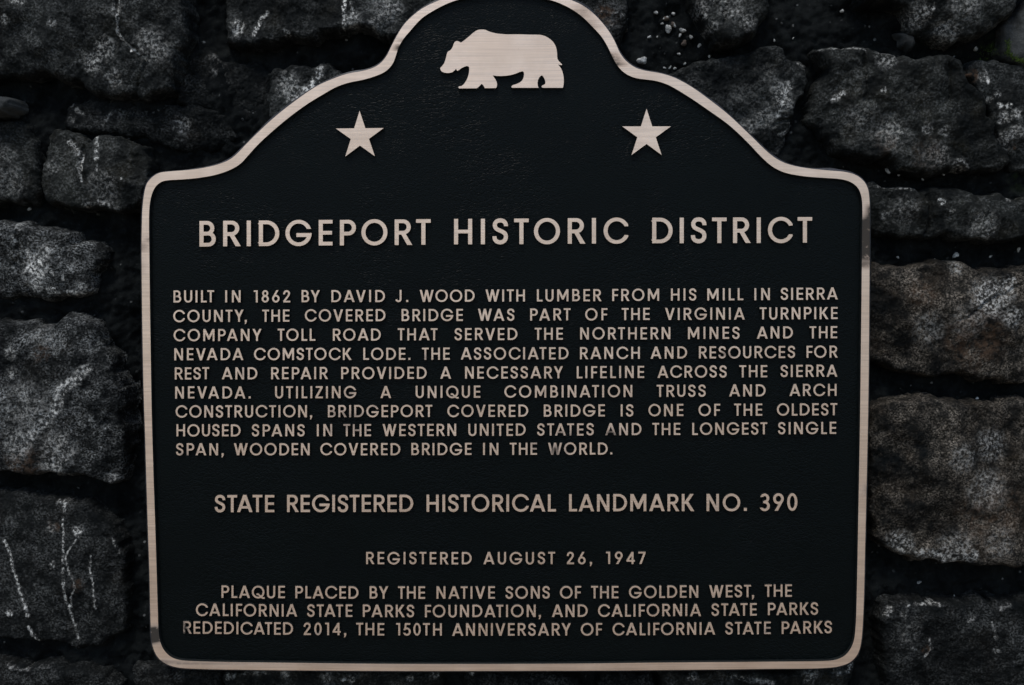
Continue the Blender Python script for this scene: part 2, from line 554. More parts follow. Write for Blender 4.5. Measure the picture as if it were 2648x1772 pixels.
# the panel: a slab whose front is the black leather-grained field
def panel():
    loop = resample(catmull(OUTER), 9.0, 2)
    w = on_wall(loop, Y_FIELD)
    if area(w) < 0:
        w = w[::-1]
    w = offset(w, -0.003)
    n = len(w)
    V = [(q[0], Y_FIELD, q[1]) for q in w] + [(q[0], Y_BACK, q[1]) for q in w]
    F = [tuple(t) for t in tessellate_polygon([[Vector((q[0], q[1], 0)) for q in w]])]
    G = []
    for a, b, c in F:
        cr = (w[b][0] - w[a][0]) * (w[c][1] - w[a][1]) - (w[b][1] - w[a][1]) * (w[c][0] - w[a][0])
        G.append((a, b, c) if cr > 0 else (a, c, b))
    back = [(n + a, n + c, n + b) for a, b, c in G]
    side = [(j, n + j, n + (j + 1) % n, (j + 1) % n) for j in range(n)]
    V = np.array(V) - np.array(plaque.location)
    mesh_obj('panel', V, G + back + side, [M_BLACK], plaque)


panel()
raised('border', [[outer_px, inner_px]], Y_TOP, Y_BACK - 0.001, plaque, 0.0002, 0.0008)

# sealant bead behind the rim, uneven
ob = resample(catmull(OUTER), 9.0, 2)
w = on_wall(ob, Y_BACK)
if area(w) < 0:
    w = w[::-1]
arc = np.arange(len(w)) * 0.03
high = sstep(on_wall([(1324, 520)], Y_BACK)[0][1], on_wall([(1324, 430)], Y_BACK)[0][1], w[:, 1])
lump = -0.0012 + high * (0.0021 + 0.0020 * np.clip(fbm(arc * 2.2, arc * 0 + 3.3, 5, 3), -0.9, 1.4))
e = offset(w, 1.0) - w
e /= np.linalg.norm(e, axis=1, keepdims=True)
bead, F = [], []
prof = [(-0.006, 0.0115), (0.35, 0.0112), (1.0, 0.0135), (1.25, 0.019), (1.3, 0.055)]
for a, (k, yy) in enumerate(prof):
    q = w + e * (lump[:, None] * k if k > 0 else k)
    bead += [(p[0], yy, p[1]) for p in q]
n = len(w)
for a in range(len(prof) - 1):
    for j in range(n):
        k = (j + 1) % n
        F.append((a * n + j, (a + 1) * n + j, (a + 1) * n + k, a * n + k))
mesh_obj('sealant_bead', np.array(bead) - np.array(plaque.location), F, [M_SEAL], plaque, smooth=True)

# ------------------------------------------------------------------ bear and stars
BEAR = [(697, 515), (712, 500), (728, 478), (740, 440), (746, 415), (752, 395), (760, 388), (772, 382), (783, 370), (792, 355), (800, 330), (808, 317), (820, 310),
        (838, 312), (848, 319), (856, 322), (880, 305), (920, 272), (945, 250), (965, 235), (983, 226), (1003, 223), (1025, 223), (1045, 227), (1060, 235),
        (1090, 245), (1130, 254), (1200, 260), (1300, 260), (1380, 262), (1420, 262), (1450, 263), (1475, 267), (1497, 275), (1515, 285), (1535, 299), (1552, 315), (1565, 333),
        (1575, 354), (1581, 378), (1584, 402), (1585, 425), (1587, 445), (1593, 456), (1601, 467), (1622, 487), (1621, 496), (1606, 493), (1592, 490), (1603, 502), (1614, 518),
        (1624, 540), (1630, 562), (1634, 585), (1635.5, 610), (1635, 630), (1632, 650), (1628, 667), (1475, 667), (1467, 663), (1464, 656), (1468, 649), (1480, 643), (1491, 637),
        (1494, 622), (1490, 605), (1481, 588), (1474, 577), (1468, 573), (1460, 577), (1448, 590), (1440, 607), (1436, 628), (1438, 650), (1445, 667), (1242, 667), (1236, 661),
        (1238, 652), (1248, 644), (1275, 636), (1300, 625), (1317, 610), (1327, 592), (1331, 572), (1332, 555), (1328, 545), (1318, 542), (1300, 547), (1270, 560), (1240, 569),
        (1205, 575), (1160, 578), (1125, 577), (1097, 572), (1106, 585), (1119, 604), (1127, 622), (1130, 642), (1127, 661), (1118, 669), (1035, 670), (1030, 659), (1023, 647),
        (1012, 638), (1003, 646), (990, 660), (975, 671), (842, 672), (835, 666), (835, 658), (842, 653), (858, 651), (873, 641), (889, 620), (900, 600), (908, 580), (914, 555), (917, 530),
        (916, 511), (910, 504), (898, 503), (880, 508), (860, 518), (842, 531), (826, 540), (818, 523), (808, 535), (790, 549), (770, 554), (748, 555), (725, 551), (708, 543), (699, 530)]
bear = np.array(BEAR) * 0.34144 + np.array([900, 0])
raised('bear_emblem', [[bear]], 0.0005, Y_FIELD + 0.0005, plaque, 0.00018, 0.0004, 'solid bronze silhouette of a walking bear facing left')


def star(cx, cy, top, r, tilt):
    pts = []
    for k in range(10):
        a = tilt + math.pi / 2 + k * math.pi / 5
        rr = r if k % 2 == 0 else r * 0.385
        pts.append((cx + rr * math.cos(a), cy - rr * math.sin(a)))
    return np.array(pts)


raised('star', [[star(930.5, 352, 0, 65.5, R(0.6))]], 0.0005, Y_FIELD + 0.0005, plaque, 0.00018, 0.0004, 'bronze star left of the arch')
raised('star', [[star(1672, 347.5, 0, 66.5, R(0))]], 0.0005, Y_FIELD + 0.0005, plaque, 0.00018, 0.0004, 'bronze star right of the arch')

# ------------------------------------------------------------------ letters: geometric capitals drawn as distance fields, traced to outlines
S, H = 0.158, 0.142
GS = 0.0125


class G:
    """drawing board for one capital; cap height 1"""
    def __init__(self, w):
        self.w = w
        xs = np.arange(-0.10, w + 0.10 + GS, GS)
        ys = np.arange(-0.26, 1.10, GS)
        self.x, self.y = np.meshgrid(xs, ys)
        self.d = np.full(self.x.shape, 9.0)

    def add(self, d):
        self.d = np.minimum(self.d, d)

    def cut(self, d):
        self.d = np.maximum(self.d, -d)

    def box(self, x0, y0, x1, y1):
        dx = np.abs(self.x - (x0 + x1) / 2) - (x1 - x0) / 2
        dy = np.abs(self.y - (y0 + y1) / 2) - (y1 - y0) / 2
        return np.hypot(np.maximum(dx, 0), np.maximum(dy, 0)) + np.minimum(np.maximum(dx, dy), 0)

    def poly(self, pts):
        return sdf_poly(self.x, self.y, pts)

    def ell(self, cx, cy, rx, ry):
        return (np.hypot((self.x - cx) / rx, (self.y - cy) / ry) - 1) * min(rx, ry)

    def ring(self, cx, cy, rx, ry, wx=S, wy=H):
        return np.maximum(self.ell(cx, cy, rx, ry), -self.ell(cx, cy, rx - wx, ry - wy))

    def dsol(self, x0, y0, x1, y1):
        r = (y1 - y0) / 2
        return np.minimum(self.box(x0, y0, x1 - r, y1), self.ell(x1 - r, (y0 + y1) / 2, r, r))

    def bowl(self, y0, y1, x1):
        return np.maximum(self.dsol(0, y0, x1, y1), -self.dsol(-0.5, y0 + H, x1 - S, y1 - H))

    def path(self, pts, w):
        p = catmull(pts, False, 10)
        d = dist_line(self.x, self.y, p) - w / 2
        for a, b in ((p[0], p[1]), (p[-1], p[-2])):
            t = (a - b) / np.linalg.norm(a - b)
            q = (self.x - a[0]) * t[0] + (self.y - a[1]) * t[1]
            near = np.hypot(self.x - a[0], self.y - a[1]) < w
            d = np.where(near, np.maximum(d, q), d)
        return d


def glyph(ch):
    if ch == 'A':
        g = G(.90); g.add(g.poly([(0, 0), (.18, 0), (.545, 1), (.355, 1)])); g.add(g.poly([(.90, 0), (.72, 0), (.355, 1), (.545, 1)])); g.add(g.box(.17, .21, .73, .35))
    elif ch == 'B':
        g = G(.64); g.add(g.box(0, 0, S, 1)); g.add(g.bowl(.43, 1, .58)); g.add(g.bowl(0, .58, .64))
    elif ch == 'C':
        g = G(.96); g.add(g.ring(.51, .5, .51, .515)); g.cut(g.poly([(.58, .5 - .155), (1.3, .5 - .19), (1.3, .5 + .19), (.58, .5 + .155)])); g.cut(g.box(.965, -1, 2, 2))
    elif ch == 'D':
        g = G(.80); g.add(g.box(0, 0, S, 1)); g.add(g.bowl(0, 1, .80))
    elif ch == 'E':
        g = G(.54); g.add(g.box(0, 0, S, 1)); [g.add(g.box(0, a, b, a + H)) for a, b in ((0, .54), (.425, .52), (1 - H, .54))]
    elif ch == 'F':
        g = G(.50); g.add(g.box(0, 0, S, 1)); [g.add(g.box(0, a, b, a + H)) for a, b in ((.41, .47), (1 - H, .50))]
    elif ch == 'G':
        g = G(1.03); g.add(g.ring(.515, .5, .515, .515)); g.cut(g.box(.515, .40, 1.3, .66)); g.add(np.maximum(g.box(.43, .345, 1.03, .495), g.ell(.515, .5, .515, .515)))
    elif ch == 'H':
        g = G(.71); g.add(g.box(0, 0, S, 1)); g.add(g.box(.71 - S, 0, .71, 1)); g.add(g.box(0, .43, .71, .43 + H))
    elif ch == 'I':
        g = G(S); g.add(g.box(0, 0, S, 1))
    elif ch == 'J':
        g = G(.47); g.add(g.box(.47 - S, .26, .47, 1)); r = g.ring(.215, .24, .255, .255); g.add(np.maximum(r, np.maximum(g.y - .27, -(g.x + .0) - .03))); g.cut(g.box(-.5, .21, .1, .6))
    elif ch == 'K':
        g = G(.72); g.add(g.box(0, 0, S, 1)); g.add(g.poly([(.10, .43), (.30, .43), (.69, 1), (.48, 1)])); g.add(g.poly([(.20, .50), (.31, .66), (.73, 0), (.52, 0)]))
    elif ch == 'L':
        g = G(.47); g.add(g.box(0, 0, S, 1)); g.add(g.box(0, 0, .47, H))
    elif ch == 'M':
        g = G(.93); g.add(g.box(0, 0, S, 1)); g.add(g.box(.93 - S, 0, .93, 1)); g.add(g.poly([(0, 1), (.185, 1), (.465, .43), (.745, 1), (.93, 1), (.53, .14), (.40, .14)]))
    elif ch == 'N':
        g = G(.72); g.add(g.box(0, 0, S, 1)); g.add(g.box(.72 - S, 0, .72, 1)); g.add(g.poly([(0, 1), (.18, 1), (.72, 0), (.54, 0)]))
    elif ch == 'O':
        g = G(1.02); g.add(g.ring(.51, .5, .51, .515))
    elif ch == 'P':
        g = G(.63); g.add(g.box(0, 0, S, 1)); g.add(g.bowl(.39, 1, .63))
    elif ch == 'Q':
        g = G(1.02); g.add(g.ring(.51, .5, .51, .515)); g.add(g.path([(.38, .30), (.50, .33), (.62, .24), (.76, .10), (.90, .02), (1.04, .04)], .13))
    elif ch == 'R':
        g = G(.67); g.add(g.box(0, 0, S, 1)); g.add(g.bowl(.41, 1, .63)); g.add(g.poly([(.24, .45), (.42, .45), (.69, 0), (.49, 0)]))
    elif ch == 'S':
        g = G(.61); g.add(g.path([(.53, .70), (.515, .80), (.44, .895), (.31, .93), (.17, .895), (.095, .79), (.095, .70), (.15, .605), (.27, .54), (.39, .485), (.49, .41), (.525, .31),
                                  (.505, .19), (.43, .105), (.30, .068), (.17, .105), (.095, .19), (.078, .31)], .158))
    elif ch == 'T':
        g = G(.57); g.add(g.box(0, 1 - H, .57, 1)); g.add(g.box(.285 - S / 2, 0, .285 + S / 2, 1))
    elif ch == 'U':
        g = G(.67); g.add(g.box(0, .33, S, 1)); g.add(g.box(.67 - S, .33, .67, 1)); g.add(np.maximum(g.ring(.335, .33, .335, .345), g.y - .335))
    elif ch == 'V':
        g = G(.80); g.add(g.poly([(0, 1), (.185, 1), (.49, 0), (.31, 0)])); g.add(g.poly([(.80, 1), (.615, 1), (.31, 0), (.49, 0)]))
    elif ch == 'W':
        g = G(1.16)
        for a, b in ((0, .26), (.49, .26), (.49, .72), (.98, .72)):
            g.add(g.poly([(a, 1), (a + .18, 1), (b + .18, 0), (b, 0)]))
    elif ch == 'Y':
        g = G(.76); g.add(g.box(.38 - S / 2, 0, .38 + S / 2, .46)); g.add(g.poly([(0, 1), (.19, 1), (.47, .44), (.29, .40)])); g.add(g.poly([(.76, 1), (.57, 1), (.29, .44), (.47, .40)]))
    elif ch == 'Z':
        g = G(.62); g.add(g.box(.03, 1 - H, .61, 1)); g.add(g.box(0, 0, .62, H)); g.add(g.poly([(0, 0.06), (.0, H), (.41, 1 - H), (.61, .93), (.61, 1 - H), (.2, H)]))
    elif ch == '0':
        g = G(.60); g.add(g.ring(.30, .5, .30, .51))
    elif ch == '1':
        g = G(.34); g.add(g.box(.17, 0, .17 + S, 1)); g.add(g.box(0, 1 - H * .95, .25, 1))
    elif ch == '2':
        g = G(.60); g.add(g.path([(.085, .66), (.11, .80), (.19, .90), (.30, .932), (.42, .895), (.495, .80), (.49, .66), (.42, .53), (.30, .37), (.10, .11)], .155)); g.add(g.box(.02, 0, .60, H))
        g.cut(g.box(-.2, -.3, .9, 0))
    elif ch == '3':
        g = G(.60); g.add(g.ring(.29, .735, .265, .275, .155, .14)); g.add(g.ring(.29, .285, .30, .295, .16, .14)); g.cut(g.box(-.3, .19, .20, .81)); g.cut(g.box(.20, .19, .25, .455)); g.cut(g.box(.20, .57, .25, .81))
    elif ch == '4':
        g = G(.66); g.add(g.box(.40, 0, .40 + S, 1)); g.add(g.box(0, .2, .66, .34)); g.add(g.poly([(0, .2), (0, .33), (.40, 1), (.50, 1), (.50, .84), (.17, .30)]))
    elif ch == '5':
        g = G(.60); g.add(g.box(.13, 1 - H, .56, 1)); g.add(g.poly([(.13, 1), (.28, 1), (.215, .50), (.055, .46)])); g.add(g.ring(.285, .315, .315, .33, .16, .145)); g.cut(g.poly([(-.3, .22), (.16, .22), (.16, .44), (-.3, .44)]))
    elif ch in '69':
        g = G(.62); r = g.ring(.31, .305, .31, .32, .155, .145); p = g.poly([(.345, 1), (.535, 1), (.235, .50), (.03, .43)])
        g.add(r); g.add(np.maximum(p, -g.ell(.31, .305, .155, .175)))
        if ch == '9':
            f = np.full(g.d.shape, 9.0)
            r = np.maximum(g.ell(.31, .695, .31, .32), -g.ell(.31, .695, .155, .175))
            p = np.maximum(g.poly([(.275, 0), (.085, 0), (.385, .50), (.59, .57)]), -g.ell(.31, .695, .155, .175))
            g.d = np.minimum(np.minimum(f, r), p)
    elif ch == '7':
        g = G(.58); g.add(g.box(0, 1 - H, .58, 1)); g.add(g.poly([(.40, 1 - H), (.58, 1 - H), (.58, .90), (.26, 0), (.08, 0)]))
    elif ch == '8':
        g = G(.60); g.add(g.ring(.30, .74, .255, .27, .15, .14)); g.add(g.ring(.30, .285, .30, .295, .16, .14))
    elif ch == '.':
        g = G(.18); g.add(g.box(0, 0, .175, .175))
    elif ch == ',':
        g = G(.20); g.add(g.poly([(.01, .175), (.19, .175), (.19, .03), (.10, -.17), (.0, -.17), (.05, 0), (.01, 0)]))
    return g


def trace(g):
    """marching squares on a drawing board -> closed loops"""
    d = g.d - 0.004
    d = np.where(np.abs(d) < 1e-6, 1e-6, d)
    ins = d < 0
    code = ins[:-1, :-1] * 1 + ins[:-1, 1:] * 2 + ins[1:, 1:] * 4 + ins[1:, :-1] * 8
    segs = {}

    def pt(e):
        (i, j), (k, l) = e
        a, b = d[i, j], d[k, l]
        t = a / (a - b)
        return (g.x[i, j] + t * (g.x[k, l] - g.x[i, j]), g.y[i, j] + t * (g.y[k, l] - g.y[i, j]))
    table = {1: [(3, 0)], 2: [(0, 1)], 3: [(3, 1)], 4: [(1, 2)], 5: [(3, 0), (1, 2)], 6: [(0, 2)], 7: [(3, 2)],
             8: [(2, 3)], 9: [(2, 0)], 10: [(0, 1), (2, 3)], 11: [(2, 1)], 12: [(1, 3)], 13: [(1, 0)], 14: [(0, 3)]}
    for i, j in zip(*np.nonzero((code > 0) & (code < 15))):
        E = [((i, j), (i, j + 1)), ((i, j + 1), (i + 1, j + 1)), ((i + 1, j), (i + 1, j + 1)), ((i, j), (i + 1, j))]
        for a, b in table[int(code[i, j])]:
            segs[E[a]] = E[b]
    loops = []
    while segs:
        s0, cur = segs.popitem()
        lp = [pt(s0)]
        while cur != s0:
            lp.append(pt(cur))
            cur = segs.pop(cur)
        lp = np.array(lp)
        if len(lp) > 8:
            loops.append(lp)

    def simplify(p, eps):
        def rdp(a, b):
            if b <= a + 1:
                return []
            q = p[a + 1:b]
            ab = p[b] - p[a]
            L = np.hypot(*ab)
            dd = np.abs(ab[0] * (q[:, 1] - p[a][1]) - ab[1] * (q[:, 0] - p[a][0])) / L if L > 1e-9 else np.hypot(*(q - p[a]).T)
            k = int(dd.argmax())
            if dd[k] < eps:
                return []
            k += a + 1
            return rdp(a, k) + [k] + rdp(k, b)
        k0 = int(np.hypot(*(p - p.mean(0)).T).argmax())
        p = np.roll(p, -k0, 0)
        far = int(np.hypot(*(p - p[0]).T).argmax())
        p = np.vstack([p, p[:1]])
        idx = [0] + rdp(0, far) + [far] + rdp(far, len(p) - 1)
        return p[idx]
    out = [simplify(l, 0.0035) for l in loops]
    out.sort(key=lambda l: -abs(area(l)))
    return out


GL = {}
LSB = {c: .085 for c in 'BDEFHIKLMNPR'}
LSB.update({c: .045 for c in 'COGQS0235689'})
LSB.update({'U': .075, 'J': .03, 'Z': .03, '1': .06, '4': .03, '7': .03, '.': .07, ',': .05})
RSB = {c: .085 for c in 'HIMNJ'}
RSB.update({'B': .05, 'D': .045, 'E': .05, 'C': .03, 'G': .04, 'O': .045, 'Q': .045, 'S': .045, 'U': .075, 'L': .01, 'F': .01, 'K': .01, 'R': .02, 'P': .02, 'Z': .03, '1': .06, '.': .07, ',': .05})


def get_glyph(c):
    if c not in GL:
        g = glyph(c)
        GL[c] = (trace(g), g.w)
    return GL[c]


KERN = {'AV': -.10, 'VA': -.10, 'AT': -.09, 'TA': -.10, 'AY': -.10, 'LT': -.10, 'LY': -.1, 'WA': -.06, 'AW': -.06, 'AC': -.03, 'PA': -.08, 'RT': -.02, 'FO': -.03, 'RY': -.03, 'TO': -.03, 'OT': -.02,
        'T.': -.1, 'Y,': -.12, 'T,': -.08, '14': -.03, '47': -.03, 'UA': -.02, 'LU': 0.0, 'TR': 0.0, 'AG': -.03, 'CA': -.02, 'DA': -.03}


def lay_word(word, x0, x1, base, cap):
    """word fitted between two measured positions; base = function x -> baseline, cap = height, both in photograph measurements"""
    n = len(word)
    xs, pen = [], 0.0
    for i, c in enumerate(word):
        loops, w = get_glyph(c)
        if i:
            pen += RSB.get(word[i - 1], .02) + LSB.get(c, .02) + KERN.get(word[i - 1] + c, 0)
        xs.append(pen)
        pen += w
    want = (x1 - x0) / cap
    squeeze = 1.0
    if n > 1:
        tr = (want - pen) / (n - 1)
        if tr < 0.0:
            squeeze = want / pen
            tr = 0.0
        elif tr > 0.26:
            squeeze = 1 + (tr - 0.26) * (n - 1) / pen
            tr = (want - pen * squeeze) / (n - 1)
    else:
        tr = 0
        squeeze = want / pen if .85 < want / pen < 1.15 else 1
    shapes = []
    for i, c in enumerate(word):
        loops, w = get_glyph(c)
        jx, jy = random.uniform(-.25, .25), random.uniform(-.3, .3)
        out = []
        for l in loops:
            X = x0 + cap * (xs[i] * squeeze + tr * i + l[:, 0] * squeeze) + jx
            xm = x0 + cap * (xs[i] * squeeze + tr * i + w / 2)
            Y = base(X * 0.5 + xm * 0.5) - cap * l[:, 1] + jy
            out.append(np.stack([X, Y], 1))
        shapes.append(out)
    return shapes


def quad(pts):
    x, y = zip(*pts)
    x = (np.array(x) - 1324) / 1000
    c = np.polyfit(x, y, min(2, len(pts) - 1))
    return lambda q: np.polyval(c, (np.asarray(q) - 1324) / 1000)


def A(v): return 440 + v * .43373
def B(v): return 1300 + v * .43373
def C(v): return 340 + v * .42863
def D(v): return 1300 + v * .42863


T_FIELD = Y_FIELD + 0.0004
LINES = []
LINES.append((66.0, [(516, 638), (1112, 633.5), (1174, 632.8), (1624, 629), (2100, 628.2)],
              [('BRIDGEPORT', 515.9, 1113.6), ('HISTORIC', 1173.9, 1624.4), ('DISTRICT', 1686.5, 2100)]))
body = [
    (605, 600, 588, [('BUILT', A(20), A(262)), ('IN', A(328), A(420)), ('1862', A(498), A(716)), ('BY', A(783), A(893)), ('DAVID', A(962), A(1281)), ('J.', A(1346), A(1420)), ('WOOD', A(1487), A(1815)),
                     ('WITH', A(1880), B(133)), ('LUMBER', B(204), B(588)), ('FROM', B(653), B(933)), ('HIS', B(1003), B(1155)), ('MILL', B(1220), B(1435)), ('IN', B(1500), B(1593)), ('SIERRA', B(1658), B(1998))]),
    (722, 714, 704, [('COUNTY,', A(18), A(458)), ('THE', A(548), A(712)), ('COVERED', A(803), A(1284)), ('BRIDGE', A(1380), A(1745)), ('WAS', A(1834), A(2053)), ('PART', B(163), B(405)), ('OF', B(491), B(625)),
                     ('THE', B(709), B(877)), ('VIRGINIA', B(967), B(1444)), ('TURNPIKE', B(1532), B(1997))]),
    (836, 829, 818, [('COMPANY', A(20), A(545)), ('TOLL', A(640), A(866)), ('ROAD', A(970), A(1256)), ('THAT', A(1356), A(1595)), ('SERVED', A(1695), B(88)), ('THE', B(190), B(359)), ('NORTHERN', B(462), B(1000)),
                     ('MINES', B(1105), B(1413)), ('AND', B(1515), B(1730)), ('THE', B(1829), B(1995))]),
    (950, 945, 934, [('NEVADA', A(25), A(437)), ('COMSTOCK', A(500), A(1082)), ('LODE.', A(1151), A(1433)), ('THE', A(1501), A(1667)), ('ASSOCIATED', A(1733), B(392)), ('RANCH', B(461), B(818)), ('AND', B(882), B(1100)),
                     ('RESOURCES', B(1170), B(1743)), ('FOR', B(1811), B(1997))]),
    (1064, 1059, 1048, [('REST', A(27), A(233)), ('AND', A(308), A(520)), ('REPAIR', A(602), A(940)), ('PROVIDED', A(1020), A(1530)), ('A', A(1610), A(1675)), ('NECESSARY', A(1758), B(360)), ('LIFELINE', B(441), B(843)),
                        ('ACROSS', B(923), B(1336)), ('THE', B(1411), B(1577)), ('SIERRA', B(1656), B(1996))]),
    (1178, 1173, 1162, [('NEVADA.', A(30), A(480)), ('UTILIZING', A(625), A(1110)), ('A', A(1253), A(1318)), ('UNIQUE', A(1464), A(1850)), ('COMBINATION', B(10), B(773)), ('TRUSS', B(918), B(1210)), ('AND', B(1350), B(1567)),
                        ('ARCH', B(1709), B(1990))]),
    (1291, 1287, 1278, [('CONSTRUCTION,', A(32), A(847)), ('BRIDGEPORT', A(940), A(1563)), ('COVERED', A(1652), B(152)), ('BRIDGE', B(245), B(610)), ('IS', B(703), B(779)), ('ONE', B(868), B(1077)), ('OF', B(1167), B(1297)),
                        ('THE', B(1380), B(1547)), ('OLDEST', B(1634), B(1995))]),
    (1404, 1400, 1389, [('HOUSED', A(37), A(420)), ('SPANS', A(487), A(803)), ('IN', A(874), A(965)), ('THE', A(1033), A(1198)), ('WESTERN', A(1266), A(1705)), ('UNITED', A(1778), B(137)), ('STATES', B(206), B(543)),
                        ('AND', B(611), B(827)), ('THE', B(892), B(1059)), ('LONGEST', B(1130), B(1578)), ('SINGLE', B(1642), B(1988))]),
    (1517, 1514, 1506, [('SPAN,', A(35), A(320)), ('WOODEN', A(380), A(832)), ('COVERED', A(895), A(1372)), ('BRIDGE', A(1438), A(1797)), ('IN', A(1866), A(1957)), ('THE', B(42), B(205)), ('WORLD.', B(270), B(654))]),
]
for l, m, r, words in body:
    LINES.append((31.4, [(448, 520 + l * .43373), (1310, 520 + m * .43373), (2165, 520 + r * .43373)], words))
LINES.append((44.6, [(556, 1325), (1324, 1323.5), (2062, 1321)],
              [('STATE', C(502), C(862)), ('REGISTERED', C(938), C(1700)), ('HISTORICAL', C(1780), D(322)), ('LANDMARK', D(400), D(1155)), ('NO.', D(1230), D(1473)), ('390', D(1550), D(1778))]))
LINES.append((31.8, [(946, 1459.5), (1324, 1459.5), (1669, 1458.7)],
              [('REGISTERED', C(1415), C(2053)), ('AUGUST', C(2123), D(316)), ('26,', D(385), D(540)), ('1947', D(623), D(862))]))
LINES.append((32.2, [(572, 1546.6), (1330, 1548.5), (2048, 1543.6)],
              [('PLAQUE', C(543), C(926)), ('PLACED', C(989), C(1370)), ('BY', C(1437), C(1550)), ('THE', C(1607), C(1772)), ('NATIVE', C(1840), C(2193)), ('SONS', C(2257), D(285)), ('OF', D(345), D(473)), ('THE', D(533), D(698)),
               ('GOLDEN', D(762), D(1180)), ('WEST,', D(1245), D(1518)), ('THE', D(1580), D(1745))]))
LINES.append((32.2, [(506, 1592.8), (1330, 1596.3), (2115, 1589.8)],
              [('CALIFORNIA', C(388), C(1000)), ('STATE', C(1060), C(1333)), ('PARKS', C(1396), C(1706)), ('FOUNDATION,', C(1770), D(232)), ('AND', D(297), D(513)), ('CALIFORNIA', D(574), D(1197)), ('STATE', D(1260), D(1533)), ('PARKS', D(1600), D(1903))]))
LINES.append((32.2, [(474, 1639), (900, 1643), (1350, 1644.3), (2150, 1637.8)],
              [('REDEDICATED', C(312), C(975)), ('2014,', C(1038), C(1297)), ('THE', C(1355), C(1525)), ('150TH', C(1597), C(1872)), ('ANNIVERSARY', C(1935), D(412)), ('OF', D(471), D(600)), ('CALIFORNIA', D(662), D(1282)), ('STATE', D(1343), D(1617)),
               ('PARKS', D(1683), D(1987))]))
for cap, basepts, words in LINES:
    f = quad(basepts)
    shapes = []
    for wd, a, b in words:
        shapes += lay_word(wd, a, b, f, cap)
    raised('lettering', shapes, 0.0012, T_FIELD, plaque, 0.00010, 0.00022,
           'raised bronze lettering, the line that starts ' + ' '.join(w[0] for w in words[:3]))

# ------------------------------------------------------------------ the stone wall
YM = 0.052                                   # general depth of the mortar
YS = 0.024                                   # depth at which the stone outlines are measured
WALL_BASE = (0.0, 0.12, 0.0)
wall = empty('stone_wall', WALL_BASE, 'dark rough rubble stone wall with deep black mortar joints behind the plaque', 'wall')
wall['kind'] = 'thing'
outer_w = on_wall(resample(catmull(OUTER), 20.0, 1), Y_BACK)


def veins_field(x, z, veins):
    s = np.zeros(x.shape)
    for v in veins:
        pts, wd, st = v
        w_ = on_wall(pts, YS)
        wob = 0.0016 * fbm(x * 180, z * 180, 91, 3)
        if len(w_) == 1:
            d = np.hypot(x - w_[0][0], z - w_[0][1])
        else:
            d = dist_line(x, z, w_)
        wdm = wd / 2500.0 * (0.8 if len(w_) > 1 else 1.0)
        d = d + wob * min(1.0, wdm / 0.004) * 1.6
        s = np.maximum(s, st * (1 - sstep(wdm * 0.35, wdm, d)))
    return s


